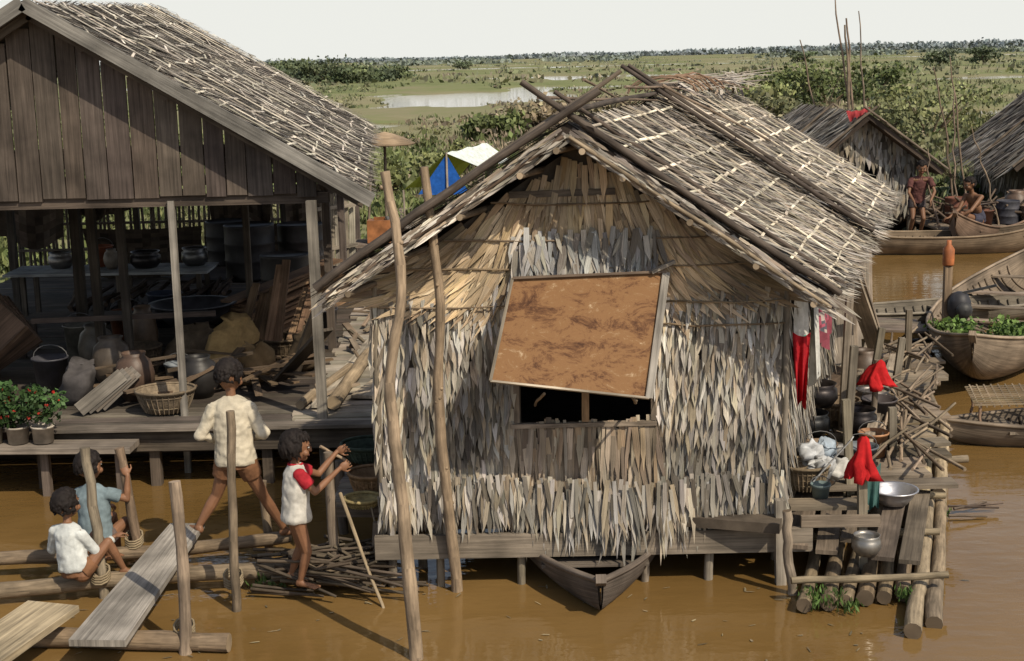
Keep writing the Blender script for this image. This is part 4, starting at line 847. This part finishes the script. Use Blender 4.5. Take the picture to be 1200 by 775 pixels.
# ------------------------------------------------------------ people
_sc={}
def solid(nm,col,base):
    k=(nm,col)
    if k in _sc: return _sc[k]
    m=base.copy();m.name=nm
    for n in list(m.node_tree.nodes):
        if n.type=='ATTRIBUTE':
            rgb=m.node_tree.nodes.new('ShaderNodeRGB');rgb.outputs[0].default_value=(*col,1)
            for l in list(n.outputs['Color'].links): m.node_tree.links.new(rgb.outputs[0],l.to_socket)
    _sc[k]=m;return m
def person(name,J,g=1.0,hr=.1,look=V((0,1,0)),skin=(.23,.12,.065),shirt=None,shorts=None,hairlen=0,vox=.004,feet=None,hands=None,curl=.5):
    P=group(name);J={k:V(v) for k,v in J.items()}
    B=MB();X=(J['shR']-J['shL']).normalized();up=(J['neck']-J['pelvis']).normalized();F=up.cross(X).normalized();X=F.cross(up).normalized()
    pt=lambda t:lerp(J['pelvis'],J['neck'],t)
    E=lambda c,rx,ry,rz:B.ell(c,[X*rx*g,F*ry*g,up*rz*g],n=16,m=10)
    E(pt(.72),.112,.074,.12);E(pt(.4),.095,.07,.12);E(pt(.06),.104,.08,.09);E(pt(.9),.08,.045,.045)
    B.cap(J['shL'],J['shR'],.036*g,.036*g);B.cap(pt(.9),lerp(J['neck'],J['head'],.5),.034*g,.031*g)
    for s in'LR':
        B.cap(J['sh'+s],J['el'+s],.034*g,.026*g);B.cap(J['el'+s],lerp(J['el'+s],J['ha'+s],.35),.026*g,.027*g);B.cap(lerp(J['el'+s],J['ha'+s],.35),J['ha'+s],.027*g,.017*g)
        h=J['hip'+s];B.cap(pt(.05),h,.066*g,.064*g);B.cap(h,J['kn'+s],.06*g,.038*g);B.cap(J['kn'+s],lerp(J['kn'+s],J['an'+s],.35),.036*g,.038*g);B.cap(lerp(J['kn'+s],J['an'+s],.35),J['an'+s],.038*g,.022*g)
        fd=V(feet[s]).normalized();sd=fd.cross(V((0,0,1))).normalized();a=J['an'+s];B.ell(a+V((0,0,-.012*g)),[fd*.036*g,sd*.027*g,V((0,0,.03*g))])
        B.cap(a-fd*.015*g+V((0,0,-.02*g)),a+fd*.1*g+V((0,0,-.03*g)),.024*g,.018*g);B.ell(a+fd*.1*g+V((0,0,-.032*g)),[fd*.035*g,sd*.037*g,V((0,0,.015*g))])
        for k in range(5): B.cap(a+fd*.12*g+sd*(k-2)*.0155*g+V((0,0,-.036*g)),a+fd*(.15-.006*abs(k-1))*g+sd*(k-2)*.0165*g+V((0,0,-.038*g)),.008*g,.007*g,n=6)
        w=J['ha'+s];hd=V(hands[s][0]).normalized();pn=V(hands[s][1]);pn=(pn-hd*pn.dot(hd)).normalized();sd=hd.cross(pn).normalized();hl=.13*g
        B.ell(w+hd*hl*.3,[hd*hl*.32,sd*hl*.26,pn*hl*.12]);
        ts=1 if s=='L' else -1
        for k,ln in enumerate((.40,.46,.43,.34)):
            sp=(1.5-k)*.08
            b0=w+hd*hl*.5+sd*ts*(1.5-k)*hl*.14;h2=(hd+sd*ts*sp).normalized();c1=curl*(.7+.12*k);d1=(h2*math.cos(c1)+pn*math.sin(c1));d2=(h2*math.cos(c1*2.1)+pn*math.sin(c1*2.1));d3=(h2*math.cos(c1*3)+pn*math.sin(c1*3))
            p1=b0+d1*hl*ln*.45;p2=p1+d2*hl*ln*.32;p3=p2+d3*hl*ln*.25
            for a,b in((b0,p1),(p1,p2),(p2,p3)): B.cap(a,b,.0062*g,.0056*g,n=6)
        tb=w+hd*hl*.15+sd*ts*hl*.18;t1=tb+(hd*.7+sd*ts*.7+pn*.2).normalized()*hl*.26;t2=t1+(hd*.85+sd*ts*.15+pn*.5).normalized()*hl*.24;B.cap(tb,t1,.0085*g,.0075*g,n=6);B.cap(t1,t2,.0075*g,.006*g,n=6)
    hd=J['head'];l=V(look).normalized();hx=l.cross(V((0,0,1))).normalized();hu=hx.cross(l).normalized()
    HE=lambda o,r:B.ell(hd+hx*o[0]*hr+l*o[1]*hr+hu*o[2]*hr,[hx*r[0]*hr,l*r[1]*hr,hu*r[2]*hr],n=14,m=10)
    HE((0,-.08,.12),(.78,.92,.86));HE((0,.18,-.35),(.6,.62,.6));HE((0,.5,-.78),(.26,.25,.2));HE((0,.86,-.2),(.11,.14,.2));HE((0,.93,-.3),(.15,.1,.09))
    HE((0,.68,.12),(.55,.2,.12))
    for s in(-1,1): HE((s*.78,-.05,-.1),(.07,.16,.24));HE((s*.4,.55,-.38),(.25,.25,.22))
    o=B.obj('body',SKIN,P)
    def rm(o,v,it=3,fac=.5):
        r=o.modifiers.new('remesh','REMESH');r.mode='VOXEL';r.voxel_size=v;r.use_smooth_shade=True
        q=o.modifiers.new('smooth','SMOOTH');q.factor=fac;q.iterations=it
    rm(o,vox,2)
    o.data.materials.clear();o.data.materials.append(solid('skin_tone',skin,SKIN))
    m=MB()
    for s in(-1,1):
        c=hd+hx*s*.33*hr+l*.74*hr+hu*(-.02)*hr
        m.ell(c,[hx*.13*hr,l*.08*hr,hu*.06*hr],(.42,.40,.37),10,6);m.ell(c+l*.05*hr,[hx*.065*hr,l*.05*hr,hu*.06*hr],(.015,.01,.008),8,6)
        m.ell(c+hu*.2*hr+l*.03*hr,[hx*.2*hr,l*.05*hr,hu*.03*hr],(.02,.015,.012),8,5)
    m.ell(hd+l*.82*hr-hu*.58*hr,[hx*.24*hr,l*.06*hr,hu*.05*hr],(.2,.07,.055),10,6);m.obj('eyes_and_mouth',SKIN,P)
    H=MB();hair=(.014,.011,.01)
    def hp(x,y,z,r=1.0): return hd+hx*(x*.8*r*hr)+l*((y*.93*r-.08)*hr)+hu*((z*.95*r+.1)*hr)
    for i in range(330 if hairlen else 260):
        th=math.acos(U(-.45 if not hairlen else -.5,1));ph=U(0,6.28);x=math.sin(th)*math.cos(ph);y=math.sin(th)*math.sin(ph);z=math.cos(th)
        if y>.3 and z<.5: continue
        if z<0 and y>-.15 and not hairlen: continue
        if z<.1 and y>.12: continue
        nn=(hx*x+l*y+hu*z).normalized();p=hp(x,y,z,1.02)
        d=(V((0,0,-1))*(.5+hairlen)+nn*.1+V((U(-.5,.5),U(-.5,.5),0))).normalized();d=(d-nn*d.dot(nn)*.8).normalized()
        ln=hr*(U(.2,.35)+(hairlen*U(.3,.75) if z<.3 else 0))
        H.tube([p,p+d*ln*.5+nn*hr*.04,p+d*ln-nn*hr*.02],[hr*.10,hr*.085,hr*.03],hair,6)
    H.ell(hp(0,-.12,.22),[hx*.78*hr,l*.9*hr,hu*.78*hr],hair,20,14)
    if hairlen: H.ell(hp(0,-.45,-.25),[hx*.72*hr,l*.5*hr,hu*.7*hr],hair,16,12)
    o=H.obj('hair',solid('hair_black',hair,HAIR),P);rm(o,max(.005,vox),1,.4)
    def ringtube(m,rs):
        n=20;Q=[]
        for c,rx,ry in rs:
            for k in range(n):
                a=2*math.pi*k/n;Q.append(c+X*math.cos(a)*rx*g+F*math.sin(a)*ry*g)
        Fq=[]
        for i in range(len(rs)-1):
            for k in range(n): Fq.append((i*n+k,i*n+(k+1)%n,(i+1)*n+(k+1)%n,(i+1)*n+k))
        Fq.append(tuple(range(n))[::-1]);Fq.append(tuple(range((len(rs)-1)*n,len(rs)*n)))
        m.add(Q,Fq,[[(0,0)]*len(f) for f in Fq],(1,1,1),0,True)
    def folds(o,st,sc=.05):
        t=bpy.data.textures.new('folds','CLOUDS');t.noise_scale=sc;t.noise_depth=1
        d=o.modifiers.new('folds','DISPLACE');d.texture=t;d.strength=st;d.mid_level=.4
    if shirt:
        m=MB();hm=shirt.get('hem',-.1)
        ringtube(m,[(pt(hm),.128,.106),(pt(hm+.06),.136,.112),(pt(.3),.124,.1),(pt(.55),.126,.094),(pt(.78),.132,.086),(pt(.9),.115,.064),(pt(.96),.08,.052),(pt(1.0),.046,.042)])
        for s in'LR': m.ball(J['sh'+s]-up*.01*g,.045*g);m.cap(pt(.88),J['sh'+s]-up*.005*g,.05*g,.044*g)
        ms=m if not shirt.get('scol') else MB()
        for s in'LR':
            if shirt['sl']=='long':
                ms.tube([J['sh'+s],J['el'+s],lerp(J['el'+s],J['ha'+s],.9)],[.048*g,.042*g,.031*g],(1,1,1),12);ms.ball(J['el'+s],.042*g)
            else: ms.tube([lerp(J['sh'+s],J['el'+s],-.05),lerp(J['sh'+s],J['el'+s],.62)],[.047*g,.051*g],(1,1,1),12)
        o=m.obj('shirt',solid('shirt_cloth',shirt['col'],CLOTH),P);rm(o,.006,4);folds(o,.02*g,.07)
        if ms is not m:
            for s in'LR': ms.ball(lerp(J['sh'+s],J['el'+s],0),.049*g)
            o=ms.obj('sleeves',solid('sleeve_cloth',shirt['scol'],CLOTH),P);rm(o,.006,3);folds(o,.012*g)
            c=MB();c.tube([pt(.985)+X*math.cos(a)*.054*g+F*math.sin(a)*.05*g for a in[2*math.pi*k/16 for k in range(17)]],.01*g,(1,1,1),6);c.obj('collar',solid('sleeve_cloth',shirt['scol'],CLOTH),P)
    if shorts:
        m=MB();ringtube(m,[(pt(-.12),.11,.09),(pt(.05),.12,.096),(pt(.25),.106,.086)])
        for s in'LR': m.tube([J['hip'+s]+up*.02,lerp(J['hip'+s],J['kn'+s],.4)],[.078*g,.066*g],(1,1,1),14)
        o=m.obj('shorts',solid('shorts_cloth',shorts,CLOTH),P);rm(o,.006,3);folds(o,.008*g)
    return P
SK=(.20,.098,.052)
person('standing_boy',dict(pelvis=(-2.03,9.98,.86),neck=(-2.04,10.0,1.33),head=(-2.05,10.03,1.475),shL=(-2.16,9.99,1.255),shR=(-1.92,9.99,1.255),elL=(-2.26,9.95,1.06),elR=(-1.82,9.97,1.06),haL=(-2.15,10.12,.96),haR=(-1.93,10.16,.98),
    hipL=(-2.10,9.98,.83),hipR=(-1.96,9.98,.83),knL=(-2.19,10.02,.59),knR=(-1.86,10.06,.56),anL=(-2.33,9.98,.36),anR=(-1.74,10.2,.25)),g=1.12,hr=.118,look=(.25,1,-.25),skin=SK,
    shirt=dict(col=(.50,.45,.35),sl='long',hem=-.06),shorts=(.18,.09,.048),feet=dict(L=(-.6,.6,0),R=(.9,.3,0)),hands=dict(L=((.5,.7,-.3),(1,0,0)),R=((-.3,.8,-.2),(-1,0,0))))
person('standing_girl',dict(pelvis=(-1.51,9.34,.64),neck=(-1.50,9.37,1.0),head=(-1.49,9.38,1.12),shL=(-1.53,9.47,.945),shR=(-1.46,9.27,.945),elL=(-1.38,9.6,.85),elR=(-1.36,9.27,.82),haL=(-1.26,9.74,.97),haR=(-1.21,9.45,.93),
    hipL=(-1.53,9.39,.61),hipR=(-1.49,9.29,.61),knL=(-1.50,9.42,.39),knR=(-1.44,9.30,.39),anL=(-1.58,9.44,.18),anR=(-1.50,9.32,.17)),g=.93,hr=.108,look=(1,.25,-.1),skin=SK,
    shirt=dict(col=(.52,.5,.45),sl='short',scol=(.36,.025,.035),hem=-.12),hairlen=.6,feet=dict(L=(.9,-.1,0),R=(.9,-.3,0)),hands=dict(L=((.8,.1,.3),(0,-1,0)),R=((.7,.3,.3),(0,1,0))),curl=.7)
person('seated_child',dict(pelvis=(-3.08,9.42,.25),neck=(-3.12,9.46,.58),head=(-3.13,9.50,.705),shL=(-3.22,9.5,.52),shR=(-3.02,9.40,.52),elL=(-3.27,9.56,.36),elR=(-2.93,9.46,.36),haL=(-3.13,9.72,.36),haR=(-2.84,9.58,.43),
    hipL=(-3.13,9.46,.23),hipR=(-3.02,9.39,.23),knL=(-3.0,9.7,.42),knR=(-2.86,9.5,.42),anL=(-2.97,9.85,.2),anR=(-2.78,9.56,.2)),g=.9,hr=.108,look=(.3,1,.05),skin=SK,
    shirt=dict(col=(.52,.54,.52),sl='long',hem=.0),shorts=(.19,.095,.05),hairlen=0,feet=dict(L=(.5,.8,0),R=(.9,.1,0)),hands=dict(L=((.5,.6,0),(0,0,-1)),R=((.6,.5,.2),(0,0,-1))),curl=.6)
person('seated_child',dict(pelvis=(-3.1,10.02,.27),neck=(-3.11,10.06,.68),head=(-3.13,10.08,.81),shL=(-3.21,10.08,.615),shR=(-3.0,10.03,.615),elL=(-3.25,10.16,.45),elR=(-2.87,10.08,.55),haL=(-3.1,10.3,.42),haR=(-2.86,10.11,.72),
    hipL=(-3.15,10.05,.25),hipR=(-3.04,10.0,.25),knL=(-3.05,10.3,.35),knR=(-2.93,10.2,.34),anL=(-3.03,10.33,.08),anR=(-2.9,10.25,.08)),g=.98,hr=.112,look=(.35,.9,-.05),skin=SK,
    shirt=dict(col=(.17,.22,.24),sl='short',hem=-.05),shorts=(.12,.09,.08),hairlen=0,feet=dict(L=(.5,.8,0),R=(.9,.4,0)),hands=dict(L=((.5,.6,0),(0,0,-1)),R=((-.3,.2,.6),(-.3,.8,0))),curl=.9)
person('seated_man',dict(pelvis=(8.8,26.6,.5),neck=(8.62,26.45,1.0),head=(8.55,26.4,1.17),shL=(8.74,26.27,.93),shR=(8.56,26.62,.93),elL=(8.5,26.1,.7),elR=(8.4,26.5,.68),haL=(8.28,26.15,.58),haR=(8.2,26.4,.55),
    hipL=(8.8,26.5,.46),hipR=(8.75,26.7,.46),knL=(8.4,26.3,.62),knR=(8.38,26.65,.62),anL=(8.35,26.3,.25),anR=(8.3,26.65,.25)),g=1.35,hr=.125,look=(-1,-.4,-.2),skin=(.17,.085,.045),shorts=(.05,.05,.07),feet=dict(L=(-1,0,0),R=(-1,0,0)),hands=dict(L=((-1,0,-.3),(0,0,-1)),R=((-1,0,-.3),(0,0,-1))),vox=.009)
person('standing_person',dict(pelvis=(7.72,26.9,.85),neck=(7.75,26.8,1.3),head=(7.76,26.74,1.47),shL=(7.92,26.75,1.23),shR=(7.58,26.8,1.23),elL=(7.97,26.6,1.02),elR=(7.5,26.65,1.0),haL=(7.85,26.45,.85),haR=(7.55,26.45,.85),
    hipL=(7.8,26.9,.82),hipR=(7.64,26.9,.82),knL=(7.82,26.75,.5),knR=(7.62,26.75,.5),anL=(7.82,26.95,.2),anR=(7.62,26.95,.2)),g=1.15,hr=.12,look=(-.2,-1,-.3),skin=(.17,.085,.045),shirt=dict(col=(.10,.045,.04),sl='short',hem=-.1),shorts=(.06,.05,.05),feet=dict(L=(.1,-1,0),R=(-.1,-1,0)),hands=dict(L=((0,-.4,-1),(-1,0,0)),R=((0,-.4,-1),(1,0,0))),vox=.009)
m=MB()
for i in range(5): m.box((7.3,26.7+i*.13,.125),(8.2,26.72+i*.13,.13),.12,.03,cv((.15,.12,.09)))
for q in((7.35,26.75),(8.1,26.75),(7.35,27.2),(8.1,27.2)): m.pole([(q[0],q[1],-.3),(q[0],q[1],.11)],.04,.04,(.13,.1,.08))
m.obj('small_landing',WOOD)
# ------------------------------------------------------------ light, world, camera
sv=V((.44,-.54,.72)).normalized()
sl=bpy.data.lights.new('sun','SUN');sl.energy=4.4;sl.angle=math.radians(.55);sl.color=(1,.88,.70)
so=bpy.data.objects.new('sun',sl);coll.objects.link(so);so.rotation_euler=(-sv).to_track_quat('-Z','Y').to_euler()
w=bpy.data.worlds.new('World');scene.world=w;w.use_nodes=True;nt=w.node_tree;bg=nt.nodes['Background']
sk=nt.nodes.new('ShaderNodeTexSky');sk.sky_type='NISHITA';sk.sun_disc=False;sk.sun_elevation=math.asin(sv.z);sk.sun_rotation=math.atan2(sv.x,sv.y);sk.dust_density=2;sk.air_density=1.0;sk.ozone_density=1.0
tc=nt.nodes.new('ShaderNodeTexCoord');sp=nt.nodes.new('ShaderNodeSeparateXYZ');nt.links.new(tc.outputs['Generated'],sp.inputs[0])
mr=nt.nodes.new('ShaderNodeMapRange');mr.interpolation_type='SMOOTHSTEP';mr.inputs['From Min'].default_value=.0;mr.inputs['From Max'].default_value=.42;mr.inputs['To Min'].default_value=.97;mr.inputs['To Max'].default_value=.12;nt.links.new(sp.outputs['Z'],mr.inputs['Value'])
mx=nt.nodes.new('ShaderNodeMix');mx.data_type='RGBA';nt.links.new(mr.outputs[0],mx.inputs[0]);nt.links.new(sk.outputs[0],mx.inputs[6]);mx.inputs[7].default_value=(7.2,7.25,6.85,1)
nt.links.new(mx.outputs[2],bg.inputs[0]);bg.inputs[1].default_value=.12
cam=bpy.data.cameras.new('camera');cam.lens=50;cam.sensor_width=36;cam.clip_end=9000
co=bpy.data.objects.new('camera',cam);coll.objects.link(co)
M=Matrix.Rotation(math.radians(90-10.95),4,'X')@Matrix.Rotation(math.radians(-1.3),4,'Z');co.matrix_world=Matrix.Translation((0,0,3.7))@M
scene.camera=co
scene.view_settings.view_transform='Standard';scene.view_settings.look='None';scene.view_settings.exposure=0
